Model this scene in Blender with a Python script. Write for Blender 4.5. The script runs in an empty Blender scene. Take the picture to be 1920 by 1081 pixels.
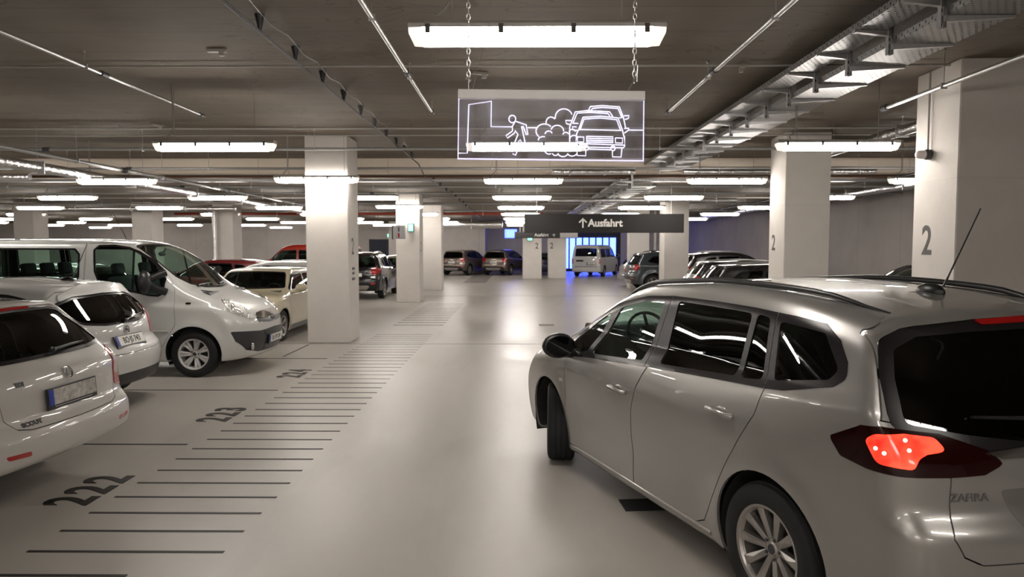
import bpy, bmesh, math, random
import numpy as np
from mathutils import Vector, Matrix

# ================================================================ camera, world, exposure
R = math.radians
sc = bpy.context.scene
cam_data = bpy.data.cameras.new('camera')
cam_data.sensor_width = 36.0
cam_data.lens = 36.0*1318.0/1920.0
cam_data.clip_start = .05; cam_data.clip_end = 300
cam_data.dof.use_dof = True; cam_data.dof.focus_distance = 4.6; cam_data.dof.aperture_fstop = 4.0
cam = bpy.data.objects.new('camera', cam_data); sc.collection.objects.link(cam)
EYE = 1.85
cam.location = (0, 0, EYE)
cam.rotation_euler = (R(90) - math.atan(78.5/1318.0), 0, math.atan(10/1318.0))
sc.camera = cam
sc.view_settings.view_transform = 'Standard'; sc.view_settings.look = 'None'
sc.view_settings.gamma = 1.0; sc.view_settings.use_curve_mapping = False
sc.view_settings.exposure = 0.0
sc.cycles.transparent_max_bounces = 16
sc.cycles.max_bounces = 8
sc.cycles.sample_clamp_indirect = 6.0
world = bpy.data.worlds.new('world'); sc.world = world; world.use_nodes = True
bg = world.node_tree.nodes['Background']
bg.inputs['Color'].default_value = (.085, .125, 1.0, 1); bg.inputs['Strength'].default_value = 10.0
LAMP = 50.0            # strength of the fluorescent tubes

# ================================================================ helpers
def link(o, parent=None):
    sc.collection.objects.link(o)
    if parent is not None: o.parent = parent
    return o
def obj(name, mesh, parent=None, m=None, loc=None, rot=None):
    o = bpy.data.objects.new(name, mesh)
    if m is not None and len(mesh.materials) == 0: mesh.materials.append(m)
    if loc is not None: o.location = loc
    if rot is not None: o.rotation_euler = rot
    return link(o, parent)
def tag(o, label, cat, group=None):
    o['label'] = label; o['category'] = cat
    if group: o['group'] = group
    return o
def thing(name, label, cat, loc=(0, 0, 0), rotz=0, group=None):
    o = bpy.data.objects.new(name, None); o.empty_display_size = .1
    o.location = loc; o.rotation_euler = (0, 0, rotz); link(o)
    return tag(o, label, cat, group)
def struct(o):
    o['kind'] = 'structure'; return o
def copy_tree(o, parent=None):
    c = o.copy(); link(c, parent)
    for ch in list(o.children): copy_tree(ch, c)
    return c
def mk(verts, faces, smooth=False, name='m', sharp=None):
    me = bpy.data.meshes.new(name)
    me.from_pydata([tuple(map(float, v)) for v in verts], [], [tuple(int(i) for i in f) for f in faces])
    if smooth:
        me.polygons.foreach_set('use_smooth', [True]*len(me.polygons))
        if sharp: me.set_sharp_from_angle(angle=R(sharp))
    me.update(); return me
class MB:
    """collects simple shapes into one mesh"""
    def __init__(s): s.v = []; s.f = []
    def add(s, v, f):
        n = len(s.v); s.v += [tuple(p) for p in v]; s.f += [tuple(i+n for i in q) for q in f]; return s
    def box(s, c, d, rz=0, M=None):
        x, y, z = [a/2 for a in d]
        v = [Vector((i, j, k)) for i in (-x, x) for j in (-y, y) for k in (-z, z)]
        r = M or Matrix.Rotation(rz, 3, 'Z')
        v = [r @ p + Vector(c) for p in v]
        return s.add(v, [(0, 1, 3, 2), (4, 6, 7, 5), (0, 4, 5, 1), (2, 3, 7, 6), (0, 2, 6, 4), (1, 5, 7, 3)])
    def tube(s, pts, r, n=8, cap=True):
        pts = [Vector(p) for p in pts]; rs = r if isinstance(r, (list, tuple)) else [r]*len(pts)
        rings = []
        t0 = (pts[1]-pts[0]).normalized()
        up = Vector((0, 0, 1)) if abs(t0.z) < .9 else Vector((1, 0, 0))
        a = t0.cross(up).normalized()
        for i, p in enumerate(pts):
            t = (pts[min(i+1, len(pts)-1)] - pts[max(i-1, 0)]).normalized()
            a = (a - t*a.dot(t)).normalized(); b = t.cross(a)
            rings.append([p + (a*math.cos(2*math.pi*k/n) + b*math.sin(2*math.pi*k/n))*rs[i] for k in range(n)])
        v = [q for g in rings for q in g]; f = []
        for i in range(len(pts)-1):
            for k in range(n):
                k2 = (k+1) % n
                f.append((i*n+k, i*n+k2, (i+1)*n+k2, (i+1)*n+k))
        if cap: f.append(tuple(range(n))[::-1]); f.append(tuple((len(pts)-1)*n+k for k in range(n)))
        return s.add(v, f)
    def lathe(s, prof, n=32, M=None, close=False):
        """profile (r, h) spun round the local y axis"""
        v = []; f = []; m = len(prof)
        for k in range(n):
            a = 2*math.pi*k/n
            for r, h in prof:
                p = Vector((r*math.cos(a), h, r*math.sin(a)))
                v.append(M @ p if M else p)
        for k in range(n):
            k2 = (k+1) % n
            for i in range(m if close else m-1):
                i2 = (i+1) % m
                f.append((k*m+i, k*m+i2, k2*m+i2, k2*m+i))
        return s.add(v, f)
    def ellipsoid(s, c, r, n=14, m=8, M=None, fn=None):
        v = []; f = []
        for i in range(m+1):
            th = math.pi*i/m
            for k in range(n):
                a = 2*math.pi*k/n
                p = Vector((r[0]*math.sin(th)*math.cos(a), r[1]*math.sin(th)*math.sin(a), r[2]*math.cos(th)))
                if fn: p = fn(p)
                if M: p = M @ p
                v.append(p + Vector(c))
        for i in range(m):
            for k in range(n):
                k2 = (k+1) % n
                f.append((i*n+k, (i+1)*n+k, (i+1)*n+k2, i*n+k2))
        return s.add(v, f)
    def me(s, smooth=False, sharp=35, mat=None):
        m_ = mk(s.v, s.f, smooth, sharp=sharp if smooth else None)
        if mat: m_.materials.append(mat)
        return m_
def bevel(me, w, seg=2):
    bm = bmesh.new(); bm.from_mesh(me)
    bmesh.ops.remove_doubles(bm, verts=bm.verts, dist=1e-5)
    bmesh.ops.bevel(bm, geom=list(bm.edges), offset=w, segments=seg, affect='EDGES', profile=.5)
    bm.to_mesh(me); bm.free(); me.update(); return me

# ---------------------------------------------------------------- materials
MATS = {}
def mat(name, col=(.5, .5, .5), rough=.5, metal=0., coat=0., emit=None, es=1., spec=.5, bump=None, var=None):
    """bump=(scale, strength, distance); var=(scale, amount)"""
    if name in MATS: return MATS[name]
    m = bpy.data.materials.new(name); m.use_nodes = True; MATS[name] = m
    nt = m.node_tree; b = nt.nodes['Principled BSDF']
    b.inputs['Base Color'].default_value = (*col, 1); b.inputs['Roughness'].default_value = rough
    b.inputs['Metallic'].default_value = metal; b.inputs['Coat Weight'].default_value = coat
    b.inputs['Coat Roughness'].default_value = .02
    b.inputs['Specular IOR Level'].default_value = spec
    if emit: b.inputs['Emission Color'].default_value = (*emit, 1); b.inputs['Emission Strength'].default_value = es
    tc = nt.nodes.new('ShaderNodeTexCoord')
    nz = nt.nodes.new('ShaderNodeTexNoise'); nt.links.new(tc.outputs['Object'], nz.inputs['Vector'])
    sc_, am = var or (6., .06)
    nz.inputs['Scale'].default_value = sc_; nz.inputs['Detail'].default_value = 5
    mx = nt.nodes.new('ShaderNodeMix'); mx.data_type = 'RGBA'
    mx.inputs['A'].default_value = tuple(c*(1-am) for c in col) + (1,); mx.inputs['B'].default_value = tuple(min(1, c*(1+am)) for c in col) + (1,)
    nt.links.new(nz.outputs['Fac'], mx.inputs['Factor']); nt.links.new(mx.outputs['Result'], b.inputs['Base Color'])
    if bump:
        n2 = nt.nodes.new('ShaderNodeTexNoise'); n2.inputs['Scale'].default_value = bump[0]; n2.inputs['Detail'].default_value = 4
        nt.links.new(tc.outputs['Object'], n2.inputs['Vector'])
        bp = nt.nodes.new('ShaderNodeBump'); bp.inputs['Strength'].default_value = bump[1]; bp.inputs['Distance'].default_value = bump[2]
        nt.links.new(n2.outputs['Fac'], bp.inputs['Height']); nt.links.new(bp.outputs['Normal'], b.inputs['Normal'])
    return m
def glass(name, tint, rough=0., refl=1.0):
    """thin tinted pane: clear transmission plus a Fresnel mirror"""
    if name in MATS: return MATS[name]
    m = bpy.data.materials.new(name); m.use_nodes = True; MATS[name] = m
    nt = m.node_tree; nt.nodes.clear()
    out = nt.nodes.new('ShaderNodeOutputMaterial'); mx = nt.nodes.new('ShaderNodeMixShader')
    tr = nt.nodes.new('ShaderNodeBsdfTransparent'); tr.inputs['Color'].default_value = (*tint, 1)
    gl = nt.nodes.new('ShaderNodeBsdfGlossy'); gl.inputs['Roughness'].default_value = rough; gl.inputs['Color'].default_value = (refl, refl, refl, 1)
    fr = nt.nodes.new('ShaderNodeFresnel'); fr.inputs['IOR'].default_value = 1.5
    ge = nt.nodes.new('ShaderNodeNewGeometry'); mu = nt.nodes.new('ShaderNodeMath'); mu.operation = 'SUBTRACT'; mu.inputs[0].default_value = 1
    m3 = nt.nodes.new('ShaderNodeMath'); m3.operation = 'MULTIPLY'; nt.links.new(ge.outputs['Backfacing'], mu.inputs[1])   # the mirror sits on the outer face only
    nt.links.new(fr.outputs[0], m3.inputs[0]); nt.links.new(mu.outputs[0], m3.inputs[1])
    nt.links.new(m3.outputs[0], mx.inputs[0]); nt.links.new(tr.outputs[0], mx.inputs[1]); nt.links.new(gl.outputs[0], mx.inputs[2])
    nt.links.new(mx.outputs[0], out.inputs[0]); return m
def paint(name, col, metal=0., rough=.35):
    return mat(name, col, rough, metal, coat=1.0, var=(300., .05 if metal else .01))
M_rubber = mat('rubber', (.012, .012, .013), .75, var=(20, .3))
M_black = mat('black_plastic', (.012, .012, .013), .35)
M_trimblk = mat('black_trim', (.012, .010, .012), .24, spec=.35)
M_dark = mat('dark_lining', (.012, .012, .012), .9)
M_seat = mat('seat_cloth', (.03, .03, .032), .9)
M_dgrey = mat('grey_plastic', (.05, .05, .055), .5)
M_chrome = mat('chrome', (.8, .8, .8), .12, 1.0)
M_alloy = mat('alloy', (.45, .43, .41), .35, .8)
M_hub = mat('wheel_cover_silver', (.62, .61, .60), .35, .3)
M_red = mat('lamp_red', (.35, .006, .006), .12, coat=1)
M_dred = mat('lamp_dark_red', (.014, .001, .001), .06)
M_orange = mat('lamp_orange', (.25, .05, .005), .2, coat=1)
M_lamp = mat('headlamp', (.62, .62, .60), .08, .85, coat=1, bump=(26., 1.0, .02), var=(30., .5))
M_glassc = glass('window_glass', (.80, .90, .86))
M_glassd = glass('tinted_glass', (.30, .36, .33))
M_glassp = glass('privacy_glass', (.13, .16, .15))
M_plate = mat('plate_white', (.72, .72, .68), .4)
M_blue = mat('plate_blue', (.01, .03, .35), .4)
M_ink = mat('ink_black', (.01, .01, .01), .5)
M_paintblk = mat('floor_marking', (.018, .016, .015), .5, spec=.25, var=(14, .35))
# ---------------------------------------------------------------- body surfaces (numpy)
def pchip(xs, ys):
    xs = np.array(xs, float); ys = np.array(ys, float)
    o = np.argsort(xs); xs = xs[o]; ys = ys[o]
    h = np.diff(xs); d = np.diff(ys) / h
    m = np.zeros(len(xs)); m[0] = d[0]; m[-1] = d[-1]
    for i in range(1, len(xs) - 1):
        if d[i-1] * d[i] > 0:
            w1 = 2*h[i] + h[i-1]; w2 = h[i] + 2*h[i-1]
            m[i] = (w1 + w2) / (w1/d[i-1] + w2/d[i])
    def fn(x):
        x = np.clip(np.asarray(x, float), xs[0], xs[-1])
        i = np.clip(np.searchsorted(xs, x) - 1, 0, len(h) - 1)
        t = (x - xs[i]) / h[i]
        return ((2*t**3-3*t**2+1)*ys[i] + (t**3-2*t**2+t)*h[i]*m[i] + (-2*t**3+3*t**2)*ys[i+1] + (t**3-t**2)*h[i]*m[i+1])
    return fn
def table(pts, lo, hi, sm=0.0, ext=True):
    """smoothed lookup (value, slope) of a control polyline"""
    fn = pchip([p[0] for p in pts], [p[1] for p in pts])
    g = np.linspace(lo, hi, 601); v = fn(g)
    # straight continuation beyond the last points
    if ext:
        a, b = min(p[0] for p in pts), max(p[0] for p in pts)
        e = 0.02
        sa = (fn(a+e) - fn(a)) / e; sb = (fn(b) - fn(b-e)) / e
        v = np.where(g < a, fn(a) + sa*(g-a), v); v = np.where(g > b, fn(b) + sb*(g-b), v)
    if sm > 0:
        step = g[1]-g[0]; n = int(3*sm/step)+1
        k = np.exp(-.5*((np.arange(-n, n+1)*step)/sm)**2); k /= k.sum()
        vp = np.concatenate([v[0]+(v[1]-v[0])*np.arange(-n, 0), v, v[-1]+(v[-1]-v[-2])*np.arange(1, n+1)])
        v = np.convolve(vp, k, 'valid')
    s = np.gradient(v, g)
    return lambda x: (np.interp(x, g, v), np.interp(x, g, s))
def smax(a, b, k):
    h = np.clip(.5 + .5*(a-b)/k, 0, 1)
    return b + (a-b)*h + k*h*(1-h)
def sstep(t):
    t = np.clip(t, 0, 1); return t*t*(3-2*t)
class Body:
    def __init__(s, **k):
        s.__dict__.update(dict(W=.9, tuck=.10, zw=.75, shoulder=.03, tum=.28, crown=.06, kx=.16, krear=.10, kfront=.16, kr4=.10, kf4=.30,
                               r_top=.10, r_side=.10, r_rear=.09, r_rear_top=.03, flare=.012, R=.33, smt=.05, tumr=0., lean=0., smr=.03, dent=.012, zdent=.45, spoiler=None, zc=.66))
        s.__dict__.update(k)
        L = s.L
        s.Zt = table(s.top, -L/2-.4, L/2+.4, s.smt)
        s.Xr = table([(z, x) for x, z in s.rear], 0, 2.1, s.smr)
        s.Xf = table([(z, x) for x, z in s.front], 0, 2.1, s.smr)
        s.Wp = table(s.plan, -L/2-.3, L/2+.3, .12, ext=False)
        s.Zb = table(s.bottom, -L/2-.3, L/2+.3, .04, ext=False)
        s.Bt = table(s.belt, -L/2-.3, L/2+.3, .05, ext=False)
    def Y(s, x, z):
        W = s.Wp(x)[0]; bt = s.Bt(x)[0]
        low = np.clip((s.zw - z)/s.zw, 0, 1)
        Y = W - s.tuck*low**2.2 - s.shoulder*sstep((z-bt+.03)/.09) - s.tum*np.clip(z-bt, 0, None) - .06*np.clip(z-bt, 0, None)**2 - s.tumr*sstep((-x/s.L-.25)/.2)*np.clip(z-bt, 0, None)
        Y = Y - s.lean*sstep((x + 2.25)/1.6)*np.clip(z - s.zw, 0, .40)**2
        for ax in s.axles:
            r = np.hypot(x-ax, z-s.R)
            Y = Y + s.flare*np.exp(-((r-s.R-.07)/.07)**2)*(z > .1)
        mid = sstep((x-s.axles[1]-.35)/.3)*sstep((s.axles[0]-.35-x)/.3)
        Y = Y - s.dent*mid*np.exp(-((z-s.zdent)/.10)**2)
        return Y
    def F(s, P):
        x, y, z = P[..., 0], P[..., 1], P[..., 2]
        ay = np.abs(y); y2 = y*y
        A = (ay - s.Y(x, z)) / math.sqrt(1 + (s.tum*.7)**2)
        xe = x + s.kx*y2*np.tanh(x/.5)
        v, sl = s.Zt(xe)
        T = (z - v + s.crown*y2) / np.sqrt(1 + sl*sl)
        v, sl = s.Xr(z); Rr = (v + s.krear*y2 + s.kr4*ay**4 - x) / np.sqrt(1+sl*sl)
        v, sl = s.Xf(z); Fr = (x - v + s.kfront*y2 + s.kf4*ay**4) / np.sqrt(1+sl*sl)
        Bo = s.Zb(x)[0] - z
        d = smax(A, T, s.r_top)
        d = smax(d, Fr, s.r_side)
        wr = s.r_rear_top + (s.r_rear - s.r_rear_top)*sstep((1.25 - z)/.3)
        d = smax(d, Rr, wr)
        return smax(d, Bo, .05)
    def hit(s, O, D, t0, t1, n=220):
        """first crossing of rays O+tD"""
        O = np.atleast_2d(O); D = np.atleast_2d(D)
        ts = np.linspace(t0, t1, n)
        out = np.full((len(O), 3), np.nan)
        for i in range(len(O)):
            f = s.F(O[i] + ts[:, None]*D[i])
            k = np.nonzero(f < 0)[0]
            if len(k) == 0: continue
            a, b = ts[max(k[0]-1, 0)], ts[k[0]]
            for _ in range(24):
                m = .5*(a+b)
                if s.F(O[i] + m*D[i]) < 0: b = m
                else: a = m
            out[i] = O[i] + b*D[i]
        return out
    def grid(s, res):
        """cube-sphere style quad grid; returns verts on the surface, quads"""
        L, W = s.L, s.W; zt = max(p[1] for p in s.top) + .1
        lo = np.array([-L/2-.1, -W-.05, .05]); hi = np.array([L/2+.1, W+.05, zt])
        n = [max(8, int((hi[i]-lo[i])/res)) for i in range(3)]
        n[1] += n[1] % 2
        idx = {}; V = []; Q = []
        def vid(i, j, k):
            key = (i, j, k)
            if key not in idx: idx[key] = len(V); V.append(key)
            return idx[key]
        for ax in range(3):
            u, v = [(1, 2), (2, 0), (0, 1)][ax]
            for side in (0, 1):
                for a in range(n[u]):
                    for b in range(n[v]):
                        q = []
                        for da, db in ((0, 0), (1, 0), (1, 1), (0, 1)):
                            c = [0, 0, 0]; c[ax] = n[ax]*side; c[u] = a+da; c[v] = b+db
                            q.append(vid(*c))
                        Q.append(q if side else q[::-1])
        V = np.array(V, float) / np.array(n)
        # denser near the ends of the length
        outer = lo + V*(hi-lo)
        c = np.array([0, 0, s.zc]); kk = np.array([.78, .3, .06])
        inner = c + (outer - (lo+hi)/2)*kk
        inner[:, 2] = s.zc + (outer[:, 2]-s.zc)*.06
        a = np.zeros(len(V)); b = np.ones(len(V))*1.6
        D = outer - inner
        for _ in range(22):
            m = .5*(a+b)
            ins = s.F(inner + m[:, None]*D) < 0
            a = np.where(ins, m, a); b = np.where(ins, b, m)
        P = inner + b[:, None]*D
        return P, np.array(Q)
    def normals(s, P):
        e = 1e-3; N = np.zeros_like(P)
        for i in range(3):
            d = np.zeros(3); d[i] = e
            N[:, i] = s.F(P+d) - s.F(P-d)
        return N / np.maximum(np.linalg.norm(N, axis=1, keepdims=True), 1e-9)
# ---------------------------------------------------------------- car shapes: x forward, y left, z up, origin on the floor under the middle
B_MPV = dict(L=4.66, W=.932, R=.335, axles=(1.37, -1.39), tum=.18, tumr=.12, tuck=.10, shoulder=.006, lean=.55, zw=.80, crown=.07, kx=.14, krear=.17, kr4=.08, kfront=.18, kf4=.22, r_top=.13, r_rear_top=.04,
    top=[(2.4, .60), (2.2, .80), (1.95, .95), (1.60, 1.06), (1.25, 1.17), (1.0, 1.29), (.5, 1.515), (.15, 1.605), (-.2, 1.63), (-.7, 1.655), (-1.3, 1.635), (-1.8, 1.575), (-2.1, 1.515)],
    rear=[(-2.20, .15), (-2.30, .35), (-2.33, .55), (-2.33, .68), (-2.26, .78), (-2.25, .93), (-2.22, 1.02), (-2.14, 1.2), (-2.03, 1.42), (-1.99, 1.50), (-1.99, 1.6)],
    front=[(2.2, .15), (2.30, .3), (2.33, .5), (2.30, .66), (2.2, .8), (2.0, 1.0)],
    plan=[(-2.4, .82), (-2.0, .885), (-1.39, .927), (0, .934), (1.37, .927), (1.9, .89), (2.4, .80)],
    bottom=[(-2.4, .28), (-1.9, .22), (-1.0, .17), (1.0, .17), (1.9, .20), (2.4, .24)],
    belt=[(-2.4, 1.18), (-1.4, 1.13), (0, 1.05), (1.2, .95), (2.4, .9)])
B_WAGON = dict(L=4.57, tumr=.35, W=.885, R=.32, axles=(1.37, -1.21), tum=.34, tuck=.09, shoulder=.035, crown=.06, krear=.12, kr4=.10, kfront=.16, kf4=.2, r_top=.10,
    top=[(2.35, .58), (2.1, .80), (1.7, .92), (1.25, .99), (1.0, 1.03), (.6, 1.24), (.25, 1.39), (-.1, 1.45), (-.6, 1.468), (-1.2, 1.45), (-1.8, 1.41), (-2.1, 1.37)],
    rear=[(-2.18, .2), (-2.27, .35), (-2.285, .5), (-2.27, .6), (-2.2, .66), (-2.19, .8), (-2.17, .93), (-2.08, 1.03), (-1.93, 1.2), (-1.78, 1.37), (-1.76, 1.5)],
    front=[(2.18, .15), (2.26, .3), (2.285, .5), (2.26, .66), (2.1, .85), (2.0, 1.0)],
    plan=[(-2.4, .78), (-2.0, .845), (-1.2, .88), (0, .885), (1.3, .88), (1.9, .84), (2.4, .75)],
    bottom=[(-2.4, .39), (-1.9, .32), (-1.0, .17), (1.0, .17), (1.9, .20), (2.4, .22)],
    belt=[(-2.4, .99), (0, .93), (1.2, .90), (2.4, .88)])
B_CMAX = dict(L=4.40, tumr=.15, W=.915, R=.32, axles=(1.28, -1.37), tum=.36, tuck=.10, shoulder=.03, crown=.07, krear=.20, kr4=.12, kfront=.2, kf4=.22, r_top=.14,
    top=[(2.3, .58), (2.05, .78), (1.6, .92), (1.15, 1.0), (.8, 1.15), (.3, 1.37), (0, 1.45), (-.4, 1.495), (-.9, 1.50), (-1.4, 1.465), (-1.95, 1.41)],
    rear=[(-2.12, .2), (-2.21, .4), (-2.24, .58), (-2.21, .70), (-2.13, .76), (-2.12, .90), (-2.08, 1.02), (-1.97, 1.15), (-1.82, 1.33), (-1.79, 1.42), (-1.79, 1.6)],
    front=[(2.08, .15), (2.16, .3), (2.19, .5), (2.16, .66), (2.05, .85), (1.9, 1.0)],
    plan=[(-2.3, .83), (-1.9, .89), (-1.37, .905), (0, .915), (1.3, .905), (1.8, .86), (2.3, .74)],
    bottom=[(-2.3, .30), (-1.9, .25), (-1.0, .18), (1.0, .18), (1.9, .20), (2.3, .22)],
    belt=[(-2.3, 1.04), (-1.2, 1.0), (0, .94), (1.2, .89), (2.3, .9)])
B_VAN = dict(L=4.78, W=.952, R=.33, axles=(1.555, -1.545), tum=.13, tuck=.06, shoulder=.03, crown=.05, krear=.06, kr4=.06, kfront=.20, kf4=.20, kx=.10, r_top=.12, flare=.018, dent=.006, zdent=.60, zc=.75,
    top=[(2.45, .80), (2.25, .97), (1.95, 1.09), (1.68, 1.19), (1.45, 1.30), (1.05, 1.63), (.75, 1.82), (.5, 1.915), (.2, 1.955), (-.5, 1.965), (-1.5, 1.965), (-2.3, 1.95)],
    rear=[(-2.30, .2), (-2.38, .4), (-2.39, .6), (-2.36, 1.0), (-2.33, 1.4), (-2.27, 1.96)],
    front=[(2.22, .15), (2.34, .3), (2.385, .5), (2.38, .72), (2.32, .85), (2.2, 1.0), (2.0, 1.2)],
    plan=[(-2.5, .90), (-2.0, .945), (0, .952), (1.4, .95), (1.9, .91), (2.5, .78)],
    bottom=[(-2.5, .28), (-1.0, .22), (1.0, .22), (1.9, .22), (2.5, .24)],
    belt=[(-2.5, 1.20), (-.2, 1.18), (.5, 1.12), (1.2, 1.02), (2.5, .95)])
B_MINI = dict(L=3.72, W=.842, R=.30, axles=(1.20, -1.27), tum=.26, tuck=.06, shoulder=.05, crown=.05, krear=.14, kr4=.15, kfront=.22, kf4=.25, kx=.12, r_top=.08, flare=.02,
    top=[(1.95, .62), (1.75, .80), (1.4, .90), (.95, .955), (.78, 1.0), (.5, 1.22), (.3, 1.355), (0, 1.40), (-.5, 1.408), (-1.1, 1.39), (-1.6, 1.35)],
    rear=[(-1.75, .2), (-1.84, .4), (-1.86, .55), (-1.80, .8), (-1.72, 1.0), (-1.52, 1.34), (-1.5, 1.5)],
    front=[(1.74, .15), (1.83, .3), (1.86, .5), (1.83, .66), (1.7, .83), (1.5, 1.0)],
    plan=[(-2, .74), (-1.27, .83), (0, .842), (1.2, .835), (1.6, .77), (2, .62)],
    bottom=[(-2, .24), (-1.0, .16), (1.0, .16), (2, .2)],
    belt=[(-2, .93), (0, .90), (2, .88)])
B_SUV = dict(L=4.45, W=.92, R=.36, axles=(1.33, -1.33), tum=.36, tuck=.09, shoulder=.035, crown=.06, krear=.16, kr4=.12, kfront=.16, kf4=.2, r_top=.11, flare=.03,
    top=[(2.35, .75), (2.1, .95), (1.6, 1.05), (1.15, 1.12), (.8, 1.30), (.35, 1.53), (0, 1.62), (-.5, 1.66), (-1.1, 1.65), (-1.7, 1.59), (-2.0, 1.54)],
    rear=[(-2.08, .2), (-2.18, .4), (-2.225, .6), (-2.20, .75), (-2.14, .84), (-2.13, 1.0), (-2.08, 1.12), (-1.95, 1.30), (-1.82, 1.5), (-1.8, 1.7)],
    front=[(2.08, .2), (2.18, .4), (2.22, .6), (2.2, .8), (2.1, .95), (1.9, 1.1)],
    plan=[(-2.4, .80), (-1.9, .875), (-1.3, .915), (0, .92), (1.3, .915), (1.9, .86), (2.4, .76)],
    bottom=[(-2.4, .36), (-1.0, .24), (1.0, .24), (2.4, .3)],
    belt=[(-2.4, 1.14), (0, 1.04), (1.2, 1.0), (2.4, .98)])
B_BUS = dict(L=4.89, W=.952, R=.335, axles=(1.5, -1.5), tum=.13, tuck=.05, shoulder=.03, crown=.04, krear=.04, kr4=.06, kfront=.18, kf4=.2, r_top=.11, dent=.004, zc=.8,
    top=[(2.5, .85), (2.2, 1.05), (1.9, 1.13), (1.55, 1.22), (1.25, 1.48), (.85, 1.82), (.6, 1.92), (.2, 1.955), (-1.5, 1.965), (-2.4, 1.95)],
    rear=[(-2.36, .2), (-2.44, .4), (-2.445, .6), (-2.42, 1.1), (-2.36, 1.6), (-2.30, 1.96)],
    front=[(2.34, .2), (2.44, .4), (2.445, .7), (2.38, .95), (2.2, 1.1)],
    plan=[(-2.6, .90), (-2.0, .945), (0, .952), (1.4, .95), (2, .91), (2.6, .80)],
    bottom=[(-2.6, .3), (-1, .22), (1, .22), (2.6, .26)],
    belt=[(-2.6, 1.16), (1, 1.12), (2.6, 1.05)])
B_HATCH = dict(L=4.2, W=.89, R=.315, axles=(1.25, -1.33), tum=.34, tuck=.09, shoulder=.03, crown=.06, krear=.16, kr4=.12, kfront=.18, kf4=.22, r_top=.10,
    top=[(2.2, .58), (2.0, .78), (1.5, .92), (1.05, 1.0), (.6, 1.24), (.2, 1.42), (-.2, 1.475), (-.8, 1.48), (-1.4, 1.44), (-1.8, 1.40)],
    rear=[(-1.98, .2), (-2.08, .4), (-2.1, .55), (-2.08, .7), (-2.02, .78), (-2.0, .95), (-1.93, 1.05), (-1.75, 1.3), (-1.68, 1.45)],
    front=[(1.98, .15), (2.07, .3), (2.1, .5), (2.07, .66), (1.9, .85), (1.8, 1.0)],
    plan=[(-2.2, .77), (-1.8, .845), (-1.3, .885), (0, .89), (1.25, .885), (1.7, .84), (2.2, .72)],
    bottom=[(-2.2, .30), (-1.8, .24), (-1.0, .17), (1.0, .17), (2.2, .22)],
    belt=[(-2.2, 1.02), (0, .95), (1.2, .92), (2.2, .88)])
# ---------------------------------------------------------------- solid modelling helpers
tmp_scene = bpy.data.scenes.new('workbench')
tmp_vl = tmp_scene.view_layers[0]
def tmp_dg():
    tmp_vl.update(); dg = tmp_vl.depsgraph; dg.update(); return dg
def boolean(a, b, op='DIFFERENCE'):
    oa = bpy.data.objects.new('a', a); ob = bpy.data.objects.new('b', b)
    tmp_scene.collection.objects.link(oa); tmp_scene.collection.objects.link(ob)
    md = oa.modifiers.new('m', 'BOOLEAN'); md.operation = op; md.object = ob; md.solver = 'MANIFOLD'
    dg = tmp_dg()
    me = bpy.data.meshes.new_from_object(oa.evaluated_get(dg), preserve_all_data_layers=False, depsgraph=dg)
    bpy.data.objects.remove(oa); bpy.data.objects.remove(ob)
    return me
AX = {'y': ((1, 0, 0), (0, 0, 1), (0, 1, 0)), 'x': ((0, 1, 0), (0, 0, 1), (1, 0, 0)), 'z': ((1, 0, 0), (0, 1, 0), (0, 0, 1))}
q_ = math.sqrt(.5)
AX['rl'] = ((q_, q_, 0), (0, 0, 1), (-q_, q_, 0)); AX['rr'] = ((q_, -q_, 0), (0, 0, 1), (-q_, -q_, 0))   # rear corner, left / right
AX['fl'] = ((-q_, q_, 0), (0, 0, 1), (q_, q_, 0)); AX['fr'] = ((-q_, -q_, 0), (0, 0, 1), (q_, -q_, 0))
def area2(p): return sum(p[i][0]*p[(i+1) % len(p)][1] - p[(i+1) % len(p)][0]*p[i][1] for i in range(len(p)))
def roundp(poly, r=.03, n=3):
    out = []; N = len(poly)
    for i in range(N):
        a, b, c = [Vector(poly[(i+k) % N]) for k in (-1, 0, 1)]
        da, dc = a-b, c-b; la, lc = da.length, dc.length
        if la < 1e-6 or lc < 1e-6: continue
        ang = da.angle(dc)
        if ang > 2.6: out.append(tuple(b)); continue
        t = min(r/math.tan(ang/2), .45*la, .45*lc)
        p, q = b + da/la*t, b + dc/lc*t
        for k in range(n+1):
            u = k/n; out.append(tuple(p*(1-u)**2 + b*2*u*(1-u) + q*u*u))
    return out
def offp(poly, d):
    """grow (d>0) or shrink a polygon"""
    s = 1 if area2(poly) > 0 else -1; out = []; N = len(poly)
    for i in range(N):
        a, b, c = [Vector(poly[(i+k) % N]) for k in (-1, 0, 1)]
        e1 = (b-a).normalized(); e2 = (c-b).normalized()
        n1 = Vector((e1.y, -e1.x))*s; n2 = Vector((e2.y, -e2.x))*s
        m = (n1+n2); m = m/max(m.length, 1e-6); k = 1/max(m.dot(n1), .35)
        out.append(tuple(b + m*d*k))
    return out
def mir(poly): return [(-u, v) for u, v in poly][::-1]
def sym(half):
    """closed outline from one half (u >= 0), given bottom to top or top to bottom"""
    return half + [(-u, v) for u, v in half[::-1] if u > 1e-6]
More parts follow.
